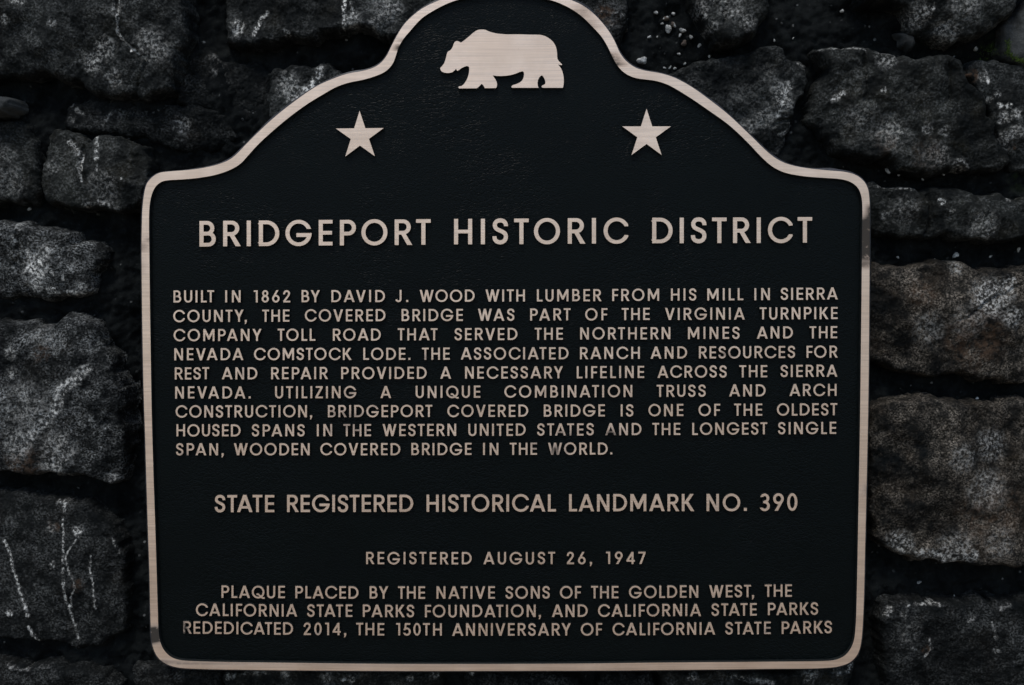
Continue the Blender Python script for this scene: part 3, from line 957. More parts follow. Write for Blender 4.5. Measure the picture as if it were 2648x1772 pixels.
def stone(px, kind, H=0.030, seed=0, veins=(), rust=(), facets=5, rough=1.0, tilt=(0, 0), edge=0.0058, algae_shade=0.8, step=0.0012, label=None, cracks=(), dark=()):
    rng = np.random.RandomState(seed + 11)
    P = on_wall(px, YS)
    lo, hi = P.min(0) - 0.011, P.max(0) + 0.011
    xs = np.arange(lo[0], hi[0], step)
    zs = np.arange(lo[1], hi[1], step)
    X, Z = np.meshgrid(xs, zs)
    wx = X + 0.0042 * fbm(X * 45, Z * 45, seed + 1, 4)
    wz = Z + 0.0042 * fbm(X * 45, Z * 45, seed + 2, 4)
    d = -sdf_poly(wx, wz, P) + 0.0032
    t = np.clip(d / edge, 0, 1)
    prof = np.sqrt(np.maximum(1 - (1 - t) ** 2, 0))
    cx, cz = P.mean(0)
    ext = np.maximum(hi - lo, 1e-3)
    u, v = (X - cx) / ext[0] * 2, (Z - cz) / ext[1] * 2
    # broken face: lowest of several tilted planes, each plane a fracture
    face = np.full(X.shape, 1.0)
    wu, wv = u + 0.18 * fbm(X * 30, Z * 30, seed + 3, 4), v + 0.18 * fbm(X * 30, Z * 30, seed + 4, 4)
    for k in range(facets):
        a = rng.uniform(0, 2 * math.pi)
        sl = rng.uniform(0.2, 0.62)
        off = rng.uniform(0.8, 1.1)
        face = np.minimum(face, off + sl * (wu * math.cos(a) + wv * math.sin(a)))
    face = face + tilt[0] * u + tilt[1] * v
    h = H * np.clip(face, 0.25, 1.25) * prof
    h += rough * prof * (0.0024 * fbm(X * 34, Z * 34, seed + 5, 5, 0.5) + 0.0006 * fbm(X * 110, Z * 110, seed + 6, 4, 0.6, True) - 0.0006 + 0.0007 * fbm(X * 400, Z * 400, seed + 7, 2))
    for pts in cracks:
        dc = dist_line(X + 0.0022 * fbm(X * 70, Z * 70, seed + 8, 3), Z + 0.0022 * fbm(X * 70, Z * 70, seed + 9, 3), on_wall(pts, YS))
        h -= 0.004 * (1 - sstep(0.0004, 0.0028, dc)) * prof
    Y = YM + 0.004 - h
    Y = np.where(d < 0, YM + 0.012, Y)
    # stay behind the plaque
    dp = sdf_poly(X, Z, outer_w)
    Y = np.maximum(Y, 0.0185 - np.clip(dp, 0, 0.02) * 0.4)
    keep = d > -0.004
    idx = -np.ones(X.shape, int)
    cell = keep[:-1, :-1] | keep[1:, :-1] | keep[:-1, 1:] | keep[1:, 1:]
    hide = (dp < -0.012)
    cell &= ~(hide[:-1, :-1] & hide[1:, 1:])
    use = np.zeros(X.shape, bool)
    use[:-1, :-1] |= cell; use[1:, :-1] |= cell; use[:-1, 1:] |= cell; use[1:, 1:] |= cell
    idx[use] = np.arange(use.sum())
    i, j = np.nonzero(cell)
    F = np.stack([idx[i, j], idx[i, j + 1], idx[i + 1, j + 1], idx[i + 1, j]], 1)
    cy = YM
    V = np.stack([X[use] - cx, Y[use] - cy, Z[use] - cz], 1)
    patch = veins_field(X, Z, veins)[use]
    ru = veins_field(X, Z, rust)[use] if rust else np.zeros(len(patch))
    al = max(algae_shade, 0.5) * (1 - sstep(0.002, 0.019 + 0.010 * fbm(X * 25, Z * 25, seed + 10, 3), d)) if algae_shade else X * 0
    if dark:  # blobs: algal staining, and shade near the plaque put into the colour
        soft = np.zeros(X.shape)
        for pts, r, st in dark:
            q = on_wall(pts, YS)[0]
            dd = np.hypot(X - q[0], Z - q[1]) + 0.012 * fbm(X * 30, Z * 30, seed + 12, 4)
            soft = np.maximum(soft, st * (1 - sstep(r / 2500 * 0.45, r / 2500, dd)))
        al = np.maximum(al, soft)
    al = al[use]
    o = mesh_obj('stone', V, F.tolist(), [M_STONE[kind]], wall, smooth=True,
                 origin=(cx - WALL_BASE[0], cy - WALL_BASE[1], cz - WALL_BASE[2]), attrs={'patch': patch, 'rust': ru, 'algae_shade': al})
    if label:
        o['label'] = label
    return o


def blob(x, y, r, s): return ([(x, y)], r, s)
def line(w, s, *pts): return (list(pts), w, s)


# left of the plaque, top to bottom
stone([(-120, -120), (470, -120), (478, 20), (482, 80), (465, 125), (452, 180), (440, 225), (400, 240), (330, 242), (270, 245), (225, 225), (180, 205), (110, 182), (50, 190), (-120, 188)],
      'slate', 0.040, 1, [line(4, .6, (316, -10), (313, 30), (310, 88), (330, 112), (348, 130), (382, 157)), blob(348, 133, 7, 1), blob(275, 128, 40, .35), blob(400, 120, 60, .25), blob(240, 165, 35, .4), blob(50, 0, 26, .45), blob(140, 64, 14, .6),
                          blob(10, 50, 16, .5), blob(290, 200, 30, .35), blob(310, 30, 20, .3)], dark=[blob(180, 40, 90, .6), blob(450, 60, 70, .9), blob(420, 225, 60, .8), blob(60, 160, 40, .5)], facets=4, cracks=[[(313, -40), (311, 90), (385, 160), (340, 240)]], tilt=(0, .05), algae_shade=.5)
stone([(575, -120), (1100, -120), (1150, -40), (1105, 30), (1070, 75), (1010, 84), (965, 82), (925, 70), (905, 72), (890, 80), (845, 80), (807, 90), (770, 93), (730, 95), (690, 102), (638, 110), (600, 108), (572, 100), (578, 60), (573, 10)],
      'slate', 0.036, 2, [line(7, 1.0, (888, -20), (890, 20)), line(6, .7, (889, 20), (889, 74)), line(4, .55, (904, 0), (912, 30), (902, 66)), blob(605, 62, 26, .6), line(10, .6, (602, 76), (622, 66)), line(9, .75, (686, 26), (668, 46), (664, 62), (652, 82)),
                          blob(740, 82, 12, .5), blob(910, 50, 30, .35), blob(1000, 20, 50, .25), blob(970, 60, 30, .25)], dark=[blob(645, 35, 45, .8), blob(615, 100, 34, .9), blob(830, 70, 40, .6), blob(760, 20, 60, .4)], facets=4, tilt=(0, -.05), algae_shade=.35, edge=.008)
stone([(690, 185), (740, 170), (790, 163), (838, 162), (862, 175), (900, 240), (850, 310), (760, 330), (690, 320), (692, 250)],
      'slate', 0.027, 3, [line(18, .8, (826, 170), (812, 200), (800, 225), (775, 248)), blob(790, 235, 26, .55), blob(740, 215, 45, .35), blob(752, 252, 16, .5)], facets=3, algae_shade=.3)
stone([(150, 262), (190, 250), (260, 262), (330, 268), (420, 272), (480, 262), (560, 290), (585, 340), (540, 372), (470, 380), (380, 360), (330, 335), (260, 330), (200, 336), (150, 318)],
      'dark', 0.015, 4, [line(5, .5, (370, 273), (400, 268), (440, 250), (452, 238)), blob(455, 315, 35, .22), line(10, .25, (160, 265), (190, 285)), blob(160, 300, 14, .25), line(9, .22, (262, 285), (245, 312))], facets=4, algae_shade=.7)
stone([(440, 110), (520, 110), (560, 150), (680, 170), (690, 260), (660, 300), (570, 300), (500, 262), (440, 250)],
      'dark', 0.013, 24, [blob(548, 165, 28, .3), blob(530, 135, 16, .3)], dark=[blob(560, 210, 150, .8)], facets=4, algae_shade=.95)
stone([(123, 331), (160, 335), (190, 352), (205, 375), (238, 352), (260, 352), (288, 355), (330, 368), (357, 375), (371, 415), (373, 461), (365, 515), (300, 545), (250, 528), (207, 538), (173, 522), (146, 528), (98, 515), (94, 461), (104, 384)],
      'grey', 0.034, 5, [line(11, .7, (168, 362), (190, 388), (204, 410), (196, 430)), line(5, .6, (206, 415), (198, 450), (205, 466)), line(8, .75, (237, 345), (240, 380), (243, 410)), line(4, .5, (243, 410), (248, 450)), line(10, .35, (205, 530), (245, 520), (290, 535)),
                         blob(310, 460, 4, .9), blob(120, 430, 30, .18), blob(260, 480, 60, .15)], dark=[blob(225, 370, 24, .9), blob(330, 520, 50, .8), blob(290, 430, 24, .7)], facets=4, algae_shade=.4, cracks=[[(205, 375), (200, 420), (215, 470)]])
stone([(-120, 300), (10, 310), (45, 325), (72, 360), (84, 420), (84, 480), (60, 515), (30, 520), (-120, 530)], 'grey', 0.030, 6, [blob(10, 470, 60, .18), blob(10, 400, 30, .12)], facets=3, algae_shade=.35)
stone([(-70, 246), (2, 250), (20, 257), (27, 266), (15, 284), (-20, 290), (-70, 290)], 'smooth', 0.040, 7, facets=1, rough=.15, algae_shade=0, edge=.006, step=.0008, label='small smooth pale grey stone at the left edge')
stone([(-120, 585), (43, 579), (73, 585), (124, 594), (170, 600), (190, 628), (232, 632), (252, 650), (240, 680), (225, 714), (227, 746), (184, 765), (133, 774), (86, 768), (34, 766), (-120, 763)],
      'crystal', 0.036, 8, [blob(85, 690, 46, .75), blob(80, 735, 30, .6), blob(110, 650, 28, .45), line(12, .8, (122, 748), (140, 758), (170, 760), (222, 748)), blob(205, 745, 26, .5), line(7, .7, (28, 605), (32, 625)), line(7, .5, (68, 632), (64, 660)), line(6, .8, (130, 705), (136, 712)),
                            line(5, .8, (157, 708), (158, 722)), blob(45, 585, 20, .4)], dark=[blob(150, 690, 24, .8), blob(165, 735, 20, .9), blob(230, 650, 40, .7), blob(60, 640, 26, .6)], facets=5, algae_shade=.3, edge=.009, cracks=[[(40, 600), (30, 680), (60, 765)]])
stone([(-120, 838), (64, 838), (124, 846), (150, 838), (171, 821), (214, 821), (240, 843), (262, 886), (282, 928), (298, 971), (304, 1040), (310, 1100), (318, 1143), (320, 1185), (300, 1247), (278, 1252), (240, 1241), (180, 1233), (128, 1226), (56, 1228), (-120, 1224)],
      'crystal', 0.038, 9, [line(26, .5, (222, 955), (200, 980), (168, 1000), (160, 1030), (140, 1070), (110, 1095), (80, 1130)), blob(30, 915, 22, .35), blob(30, 965, 22, .4), blob(110, 865, 40, .2), blob(45, 1145, 60, .3), blob(150, 1160, 60, .3), blob(130, 1205, 45, .35),
                            blob(282, 1240, 20, .4), blob(75, 1050, 90, .18)], rust=[blob(110, 915, 30, .5), blob(60, 1205, 70, .5)], dark=[blob(285, 1060, 70, .95), blob(110, 1000, 36, .7), blob(20, 930, 34, .7), blob(270, 1190, 50, .9), blob(240, 920, 40, .5)], facets=4, algae_shade=.55)
stone([(-120, 1275), (43, 1282), (86, 1291), (141, 1297), (165, 1300), (193, 1306), (240, 1323), (274, 1362), (300, 1400), (313, 1464), (317, 1528), (308, 1588), (302, 1640), (250, 1676), (180, 1688), (86, 1668), (-120, 1648)],
      'dark', 0.030, 10, [line(6, .85, (-6, 1408), (4, 1426), (12, 1450), (19, 1476), (26, 1502), (36, 1538), (46, 1570), (58, 1602)), line(7, .7, (60, 1632), (68, 1650), (80, 1668)), line(5, .62, (152, 1345), (155, 1420), (154, 1500), (158, 1560), (168, 1600), (176, 1640), (183, 1672)),
                          line(4.5, .5, (188, 1402), (172, 1424), (162, 1446), (168, 1480), (181, 1504), (184, 1528), (172, 1552), (168, 1580)), blob(196, 1378, 19, .8), line(8, .5, (140, 1304), (160, 1302), (160, 1330)), line(4, .5, (226, 1440), (222, 1480), (232, 1522), (234, 1584)),
                          line(5, .35, (286, 1396), (304, 1432)), blob(125, 1466, 12, .4), blob(8, 1598, 12, .7), blob(120, 1370, 20, .2)], rust=[blob(130, 1366, 20, .5), blob(195, 1520, 25, .5)], facets=4, algae_shade=.35, rough=.8)
stone([(-120, 1728), (0, 1730), (30, 1738), (64, 1744), (110, 1733), (180, 1742), (250, 1752), (300, 1790), (305, 1880), (-120, 1880)], 'dark', 0.028, 11, [line(5, .4, (0, 1733), (40, 1742), (64, 1742)), line(4, .3, (90, 1735), (115, 1735))], facets=3, algae_shade=.3)
# below the plaque
stone([(335, 1742), (420, 1738), (500, 1745), (552, 1752), (560, 1880), (340, 1880)], 'dark', 0.024, 12, facets=3, algae_shade=.5)
stone([(572, 1748), (640, 1744), (725, 1742), (850, 1743), (980, 1742), (1070, 1744), (1137, 1750), (1150, 1880), (570, 1880)], 'grey', 0.028, 13,
      [blob(585, 1762, 16, .4), blob(730, 1758, 16, .4), blob(905, 1766, 14, .6), blob(885, 1766, 8, .5), line(10, .3, (620, 1755), (680, 1752)), blob(1060, 1764, 12, .5), blob(1120, 1756, 18, .3), blob(840, 1762, 22, .25)], facets=4, algae_shade=.2, rough=1.3)
stone([(1205, 1752), (1300, 1758), (1400, 1760), (1500, 1765), (1520, 1880), (1200, 1880)], 'dark', 0.026, 14, [blob(1220, 1756, 10, .4)], facets=3, algae_shade=.4)
stone([(1560, 1764), (1690, 1760), (1700, 1880), (1550, 1880)], 'dark', 0.024, 15, facets=3, algae_shade=.4)
stone([(1720, 1757), (1800, 1748), (1940, 1744), (2060, 1742), (2130, 1736), (2180, 1722), (2208, 1700), (2222, 1712), (2214, 1750), (2205, 1790), (2210, 1880), (1715, 1880)], 'grey', 0.028, 16,
      [blob(1795, 1760, 18, .45), line(10, .3, (1900, 1758), (2000, 1768)), line(9, .65, (2218, 1700), (2212, 1722), (2200, 1740)), blob(2100, 1752, 30, .3), blob(2175, 1742, 16, .3)], facets=4, algae_shade=.2, rough=1.3)
# right of the plaque, top to bottom
stone([(1430, -120), (1600, -120), (1625, 0), (1622, 60), (1602, 110), (1570, 100), (1500, 40), (1450, -20)], 'dark', 0.026, 17,
      [line(4, .7, (1558, 22), (1580, 26), (1600, 24)), line(5, .8, (1610, 34), (1617, 28)), line(3, .3, (1632, 0), (1634, 40), (1622, 110)), blob(1575, 60, 30, .2)], rust=[blob(1570, 35, 40, .7)], facets=3, algae_shade=.2)
stone([(1775, -120), (1782, -40), (1795, 0), (1812, 36), (1835, 80), (1855, 106), (1872, 115), (1890, 113), (1922, 98), (1953, 72), (1978, 36), (1992, -20), (2000, -120)],
      'grey', 0.042, 18, [blob(1822, 42, 8, .5), blob(1815, 20, 30, .22), blob(1840, 70, 22, .35), blob(1890, 25, 40, .3), blob(1930, 60, 30, .25), blob(1860, -10, 30, .3)], dark=[blob(1900, 10, 26, .8), blob(1868, 70, 16, .6)], facets=4, algae_shade=.15, edge=.009, cracks=[[(1850, -10), (1880, 25), (1870, 60)]])
stone([(2190, -120), (2215, -20), (2240, 5), (2298, 9), (2345, 18), (2360, 49), (2369, 76), (2396, 92), (2450, 103), (2512, 98), (2548, 80), (2597, 49), (2625, 20), (2655, -30), (2680, -120)],
      'grey', 0.044, 19, [blob(2375, 40, 40, .3), blob(2450, 85, 50, .25), blob(2490, 10, 60, .2), blob(2395, 25, 16, .4)], dark=[blob(2260, 0, 60, .8), blob(2560, 60, 40, .5)], facets=4, algae_shade=.15, edge=.008)
stone([(2612, 110), (2622, 62), (2650, 20), (2700, -10), (2770, -20), (2770, 165), (2700, 166), (2650, 158), (2620, 142)], 'smooth', 0.026, 20, facets=2, rough=.3, algae_shade=.5, label='smooth plain grey stone in the top right corner')
stone([(2335, 84), (2352, 82), (2378, 92), (2384, 108), (2368, 114), (2345, 104)], 'smooth', 0.020, 21, facets=1, rough=.3, algae_shade=.5, edge=.006)
stone([(1950, 128), (1985, 116), (2029, 119), (2042, 150), (2070, 154), (2092, 163), (2098, 182), (2092, 233), (2074, 250), (2065, 295), (2047, 340), (2031, 389), (1994, 392), (1930, 345), (1870, 300), (1800, 245), (1740, 190), (1780, 165), (1868, 146)],
      'slate', 0.030, 22, [line(20, .6, (2045, 215), (2030, 250), (2022, 285)), blob(2035, 262, 40, .45), blob(2020, 235, 36, .3), blob(1985, 300, 45, .3), blob(1940, 320, 30, .25), line(8, .6, (2032, 340), (2044, 335)), blob(1930, 240, 50, .12), blob(1975, 180, 40, .12), line(6, .4, (2074, 155), (2096, 172))],
      dark=[blob(1840, 200, 110, .95), blob(1950, 170, 60, .8), blob(1940, 260, 70, .6), blob(1985, 365, 50, .8), blob(2030, 312, 22, .9)], facets=4, algae_shade=.55, cracks=[[(2012, 320), (2040, 300), (2065, 300)]])
stone([(2117, 130), (2122, 123), (2159, 122), (2217, 117), (2240, 124), (2298, 134), (2342, 146), (2378, 158), (2418, 157), (2441, 148), (2474, 147), (2495, 179), (2521, 215), (2548, 255), (2571, 304), (2593, 358), (2615, 389), (2622, 416), (2602, 434), (2530, 441), (2477, 436), (2405, 447), (2334, 438), (2316, 420), (2289, 405), (2253, 411), (2217, 403), (2172, 380), (2137, 340), (2110, 295), (2110, 242), (2146, 179)],
      'grey', 0.048, 23, [blob(2166, 250, 14, .7), blob(2168, 255, 5, 1), blob(2185, 238, 10, .5), blob(2278, 234, 9, .7), blob(2300, 345, 60, .22), blob(2395, 335, 22, .35), blob(2440, 340, 20, .35), blob(2490, 430, 30, .35), line(6, .4, (2124, 124), (2200, 120), (2240, 128)), blob(2290, 150, 40, .25),
                          line(7, .45, (2548, 250), (2560, 262)), blob(2230, 300, 50, .15), blob(2420, 400, 50, .18)], rust=[blob(2290, 370, 40, .4), blob(2400, 400, 60, .25)], dark=[blob(2230, 395, 70, .95), blob(2160, 330, 50, .6), blob(2130, 180, 34, .9), blob(2520, 330, 70, .7), blob(2250, 230, 16, .9)], facets=6, algae_shade=.35, edge=.009, tilt=(0, .05),
      cracks=[[(2240, 124), (2236, 160), (2245, 215), (2240, 260)], [(2441, 148), (2450, 200), (2455, 260)]])
stone([(2505, 185), (2530, 160), (2544, 152), (2584, 150), (2648, 161), (2770, 172), (2770, 445), (2660, 440), (2634, 430), (2626, 408), (2606, 368), (2584, 310), (2562, 262), (2532, 215)],
      'slate', 0.024, 25, [blob(2592, 235, 10, .8), blob(2598, 268, 9, .8), blob(2620, 270, 9, .9), blob(2610, 300, 22, .5), blob(2640, 290, 18, .45), blob(2555, 190, 22, .45), blob(2566, 208, 8, .7), blob(2610, 360, 30, .4), blob(2640, 340, 26, .3), blob(2575, 250, 12, .5), line(5, .8, (2535, 232), (2553, 258))],
      rust=[blob(2525, 190, 26, .9), blob(2638, 376, 10, .9)], facets=3, algae_shade=.2)
stone([(2245, 486), (2271, 475), (2300, 482), (2334, 483), (2400, 490), (2432, 484), (2477, 490), (2517, 496), (2540, 508), (2606, 503), (2640, 520), (2770, 515), (2770, 617), (2620, 618), (2572, 622), (2512, 613), (2448, 601), (2405, 615), (2319, 606), (2245, 596)],
      'grey', 0.034, 26, [blob(2446, 522, 12, .8), blob(2436, 516, 6, .8), blob(2466, 544, 8, .4), blob(2300, 556, 14, .4), blob(2545, 580, 50, .22), blob(2620, 510, 14, .7), line(5, .45, (2270, 478), (2380, 488)), blob(2350, 540, 50, .14), blob(2560, 605, 20, .3)], dark=[blob(2420, 575, 60, .8), blob(2480, 600, 40, .8), blob(2350, 600, 40, .7), blob(2455, 500, 20, .6)], facets=4, algae_shade=.4,
      cracks=[[(2410, 490), (2415, 550), (2405, 610)]])
stone([(2238, 692), (2332, 690), (2405, 686), (2474, 683), (2512, 686), (2542, 697), (2602, 706), (2640, 690), (2770, 690), (2770, 985), (2640, 990), (2576, 982), (2534, 976), (2482, 970), (2422, 972), (2354, 958), (2300, 948), (2240, 925)],
      'brown', 0.042, 27, [blob(2560, 770, 70, .45), blob(2600, 750, 40, .4), blob(2500, 830, 60, .22), blob(2620, 730, 20, .45), blob(2480, 690, 30, .25), blob(2400, 850, 60, .15), blob(2615, 820, 40, .3)], rust=[blob(2520, 880, 110, .5), blob(2380, 760, 60, .35)], dark=[blob(2270, 780, 60, .9), blob(2480, 790, 26, .6), blob(2330, 870, 16, .8), blob(2460, 945, 60, .7)], facets=3, algae_shade=.4,
      cracks=[[(2648, 735), (2560, 775), (2480, 830)]])
stone([(2240, 1110), (2262, 1060), (2300, 1040), (2370, 1032), (2420, 1036), (2500, 1046), (2560, 1050), (2640, 1040), (2770, 1036), (2770, 1468), (2640, 1466), (2594, 1463), (2534, 1464), (2491, 1456), (2448, 1458), (2379, 1451), (2330, 1438), (2285, 1410), (2258, 1340), (2245, 1240)],
      'brown', 0.044, 28, [blob(2545, 1265, 70, .28), blob(2330, 1410, 50, .35), line(22, .45, (2380, 1430), (2460, 1445), (2520, 1435)), blob(2470, 1410, 60, .25), blob(2560, 1150, 60, .22), blob(2480, 1180, 50, .18), blob(2580, 1400, 60, .2)], rust=[blob(2560, 1330, 130, .35)], dark=[blob(2290, 1200, 80, .95), blob(2380, 1140, 60, .9), blob(2270, 1340, 60, .9), blob(2460, 1368, 26, .9), blob(2345, 1330, 55, .8), blob(2590, 1210, 40, .3)], facets=3, algae_shade=.5)
stone([(2287, 1605), (2296, 1578), (2312, 1568), (2336, 1567), (2388, 1571), (2444, 1569), (2491, 1573), (2555, 1565), (2585, 1584), (2602, 1572), (2640, 1562), (2770, 1560), (2770, 1880), (2320, 1880), (2300, 1760), (2290, 1680)],
      'dark', 0.030, 29, [line(10, .6, (2296, 1596), (2306, 1582), (2314, 1576)), line(3, .6, (2345, 1571), (2440, 1571)), blob(2440, 1571, 6, .7), line(5, .45, (2576, 1620), (2582, 1640), (2588, 1660)), blob(2592, 1690, 12, .35), line(5, .4, (2412, 1660), (2416, 1690), (2400, 1705)), blob(2370, 1684, 10, .4),
                         blob(2340, 1590, 16, .3), line(8, .3, (2600, 1585), (2625, 1572)), blob(2520, 1604, 16, .25), blob(2360, 1640, 40, .14)], rust=[blob(2405, 1690, 16, .6)], facets=4, algae_shade=.3)


# the wall runs on past the frame: more blocks of the same kinds, laid in rough courses
rng0 = random.Random(21)
more = []
for x0, x1, n in ((-800, -140, 2), (2790, 3450, 2)):
    y = -560
    while y < 2250:
        hh = rng0.uniform(210, 380)
        more += [(x0 + (x1 - x0) * k / n, y, x0 + (x1 - x0) * (k + 1) / n, y + hh) for k in range(n)]
        y += hh
for y0, y1 in ((-520, -150), (1905, 2230)):
    x = -130
    while x < 2700:
        ww = min(rng0.uniform(330, 620), 2780 - x)
        more.append((x, y0, x + ww, y1))
        x += ww
for k, (x0, y0, x1, y1) in enumerate(more):
    g = 24
    q = [(x0 + g, y0 + g), ((x0 + x1) / 2, y0 + g), (x1 - g, y0 + g), (x1 - g, (y0 + y1) / 2), (x1 - g, y1 - g), ((x0 + x1) / 2, y1 - g), (x0 + g, y1 - g), (x0 + g, (y0 + y1) / 2)]
    q = [(a + rng0.uniform(-22, 22), b + rng0.uniform(-22, 22)) for a, b in q]
    stone(q, rng0.choice(['slate', 'grey', 'crystal', 'brown', 'dark']), rng0.uniform(.026, .040), 60 + k, facets=4, algae_shade=.5, step=0.0034)

# mortar: one uneven bed between the stones, running on past the frame with the bumps of further masonry
def mortar():
    x = np.concatenate([np.linspace(-2.2, -0.66, 120)[:-1], np.arange(-0.66, 0.66, 0.0022), np.linspace(0.66, 2.2, 120)[1:]])
    z0, z1 = 0.88, 1.86
    z = np.concatenate([np.linspace(0.0, z0, 90)[:-1], np.arange(z0, z1, 0.0022), np.linspace(z1, 2.6, 80)[1:]])
    X, Z = np.meshgrid(x, z)
    Y = YM + 0.010 * fbm(X * 9, Z * 9, 70, 4) + 0.005 * fbm(X * 40, Z * 40, 71, 4) + 0.0022 * fbm(X * 150, Z * 150, 72, 3) + 0.003
    out = np.maximum(np.maximum(np.abs(X) - 0.95, np.abs(Z - 1.36) - 0.72), 0)
    f = sstep(0.0, 0.06, out)
    # rough courses outside the frame
    row = np.floor(Z / 0.17 + 0.3 * fbm(X * 2, Z * 2, 73, 2))
    fu = np.abs(((X / 0.26 + row * 0.37 + 0.2 * fbm(X * 3, Z * 3, 74, 2)) % 1) - 0.5) * 2
    fv = np.abs(((Z / 0.17 + 0.3 * fbm(X * 2, Z * 2, 73, 2)) % 1) - 0.5) * 2
    lump = (1 - sstep(0.72, 0.95, fu)) * (1 - sstep(0.66, 0.95, fv))
    Y = Y - f * 0.03 * lump
    Y = np.maximum(Y, 0.021)
    c = on_wall([(2600, 130)], YM)[0]
    gr = 1 - sstep(0.01, 0.035, np.hypot(X - c[0], (Z - c[1]) * 1.5))
    c2 = on_wall([(2640, 460)], YM)[0]
    gr = np.maximum(gr, 0.5 * (1 - sstep(0.005, 0.02, np.hypot(X - c2[0], Z - c2[1]))))
    ny, nx = X.shape
    I = np.arange(ny * nx).reshape(ny, nx)
    F = np.stack([I[:-1, :-1], I[:-1, 1:], I[1:, 1:], I[1:, :-1]], -1).reshape(-1, 4)
    V = np.stack([X.ravel() - WALL_BASE[0], Y.ravel() - WALL_BASE[1], Z.ravel() - WALL_BASE[2]], 1)
    mesh_obj('mortar', V, F.tolist(), [M_MORTAR], wall, smooth=True, attrs={'moss_tint': gr.ravel()})
    return lambda px, py: Y[np.abs(z - on_wall([(px, py)], YM)[0][1]).argmin(), np.abs(x - on_wall([(px, py)], YM)[0][0]).argmin()]


depth_at = mortar()

# body of the wall behind the mortar
bx = [(-2.2, .09, 0), (2.2, .09, 0), (2.2, .5, 0), (-2.2, .5, 0), (-2.2, .09, 2.6), (2.2, .09, 2.6), (2.2, .5, 2.6), (-2.2, .5, 2.6)]
mesh_obj('wall_core', np.array(bx) - np.array(WALL_BASE), [(0, 1, 5, 4), (1, 2, 6, 5), (2, 3, 7, 6), (3, 0, 4, 7), (4, 5, 6, 7)], [M_MORTAR], wall,
         attrs={'moss_tint': np.zeros(8)})


# pebbles and chips set in the mortar
def pebble(px, py, rx, ry, mat, seed, proud=0.003):
    rng = random.Random(seed)
    y = depth_at(px, py)
    c = on_wall([(px, py)], y)[0]
    V, F = [], []
    nu, nv = 12, 8
    ang = rng.uniform(0, 3.14)
    for i in range(nv + 1):
        th = math.pi * i / nv
        for j in range(nu):
            ph = 2 * math.pi * j / nu
            k = 1 + 0.22 * math.sin(ph * 2 + seed) * math.sin(th) + 0.14 * math.sin(ph * 3 + 2 * seed) + rng.uniform(-.09, .09)
            u, v, w_ = math.sin(th) * math.cos(ph) * k * rx / 2500, math.sin(th) * math.sin(ph) * k * ry / 2500, -math.cos(th) * (rx + ry) / 2 / 2500
            V.append((u * math.cos(ang) - v * math.sin(ang), w_, u * math.sin(ang) + v * math.cos(ang)))
    for i in range(nv):
        for j in range(nu):
            F.append((i * nu + j, i * nu + (j + 1) % nu, (i + 1) * nu + (j + 1) % nu, (i + 1) * nu + j))
    mesh_obj('pebble', V, F, [mat], wall, smooth=False, origin=(c[0] - WALL_BASE[0], y - proud * .5 - WALL_BASE[1], c[1] - WALL_BASE[2]))


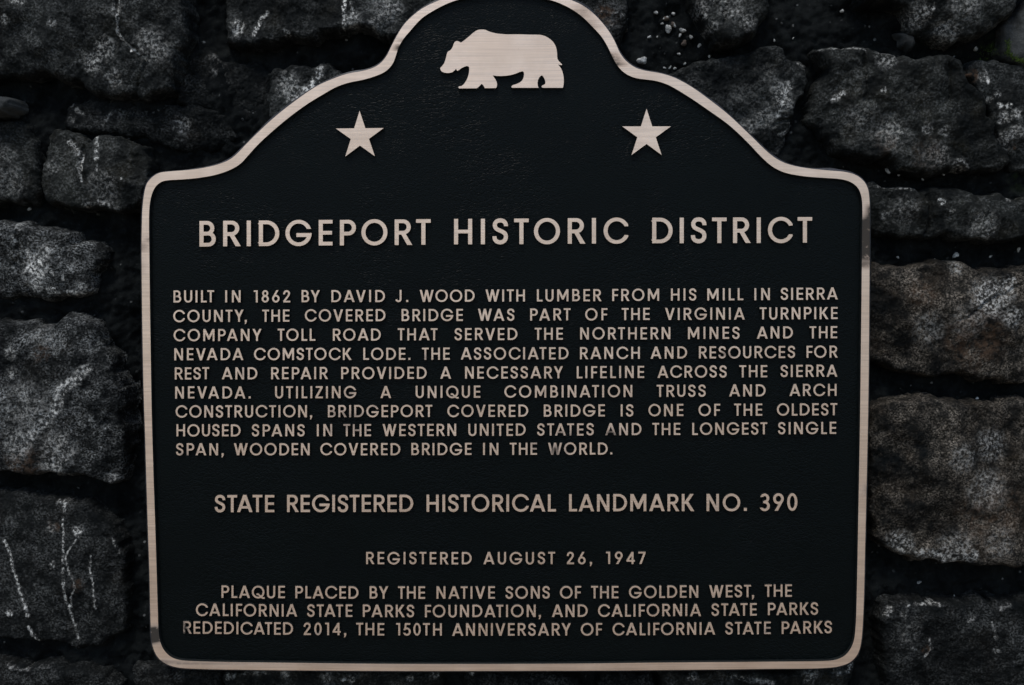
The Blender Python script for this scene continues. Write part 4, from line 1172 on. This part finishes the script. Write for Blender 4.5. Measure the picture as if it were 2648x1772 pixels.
PEB = [(1660, 158, 12, 11), (1728, 76, 8, 13), (1764, 80, 8, 6), (1696, 34, 5, 5), (1741, 37, 5, 5), (1722, 48, 5, 7), (1679, 97, 4, 5), (1699, 97, 3, 3), (1786, 97, 4, 7), (1758, 92, 5, 4), (1808, 119, 6, 5), (1755, 141, 4, 4), (1833, 147, 5, 3), (1732, 176, 5, 3),
       (1744, 178, 4, 4), (1718, 177, 4, 3), (1770, 166, 5, 3), (1712, 62, 4, 4), (1743, 66, 4, 7), (2287, 446, 9, 6), (2314, 456, 3, 3), (2356, 457, 4, 3), (2375, 467, 3, 3), (2428, 452, 7, 4), (2176, 30, 5, 5), (2521, 127, 7, 6), (99, 1278, 5, 7), (143, 1273, 4, 5), (124, 1277, 3, 3), (78, 541, 5, 5),
       (45, 290, 3, 3), (62, 290, 3, 3), (2375, 1505, 6, 4), (2466, 1541, 4, 3), (2520, 1538, 4, 3), (2596, 1560, 5, 4), (2526, 1556, 5, 4), (2320, 666, 5, 3), (2418, 674, 6, 3), (2560, 662, 6, 4), (2632, 646, 7, 4), (2470, 660, 9, 7), (2525, 1030, 4, 4), (2610, 1058, 5, 3), (2001, 106, 4, 3), (2050, 100, 3, 2)]
for k, (a, b, c, d) in enumerate(PEB):
    pebble(a, b, c, d, M_PEBBLE, k, 0.022 if 2280 < a < 2440 and 440 < b < 470 else 0.003)
for k, (a, b, c, d) in enumerate([(1768, 113, 9, 7), (1722, 50, 6, 8), (1740, 64, 5, 8)]):
    pebble(a, b, c, d, M_PEBBLE_BROWN, 100 + k)


# ------------------------------------------------------------------ moss
def moss():
    rng = random.Random(3)
    V, F = [], []
    path = on_wall([(2606, 104), (2609, 120), (2608, 134), (2616, 146), (2630, 154), (2650, 160), (2690, 170)], 0.034)
    l = np.concatenate([[0], np.cumsum(np.linalg.norm(np.diff(path, axis=0), axis=1))])
    c0 = on_wall([(2648, 150)], 0.034)[0]

    def blade(x, y, z, s):
        a = rng.uniform(0, 6.28)
        tx, ty, tz = rng.gauss(0, .6), -abs(rng.gauss(.9, .4)), rng.gauss(.5, .5)
        i = len(V)
        V.extend([(x + math.cos(a) * s * .3, y, z + math.sin(a) * s * .3), (x - math.cos(a) * s * .3, y, z - math.sin(a) * s * .3), (x + tx * s, y + ty * s, z + tz * s)])
        F.append((i, i + 1, i + 2))
    for k in range(1100):
        s = rng.uniform(0, l[-1])
        x, z = np.interp(s, l, path[:, 0]), np.interp(s, l, path[:, 1])
        r = abs(rng.gauss(0, 0.0013))
        a = rng.uniform(0, 6.28)
        blade(x + r * math.cos(a), 0.036 + rng.uniform(-.004, .006), z + r * math.sin(a), rng.uniform(.001, .002))
    for k in range(120):
        q = on_wall([(rng.gauss(2568, 22), rng.gauss(133, 8))], 0.046)[0]
        blade(q[0], 0.046 + rng.uniform(-.004, .006), q[1], rng.uniform(.0008, .0016))
    V2 = np.array(V) - np.array([c0[0], 0.05, c0[1]])
    o = mesh_obj('moss', V2, F, [M_MOSS], None, origin=(c0[0], 0.05, c0[1]))
    o['kind'] = 'stuff'
    o['label'] = 'thin line of green moss in the joint below the top right corner stone'
    o['category'] = 'moss'


moss()
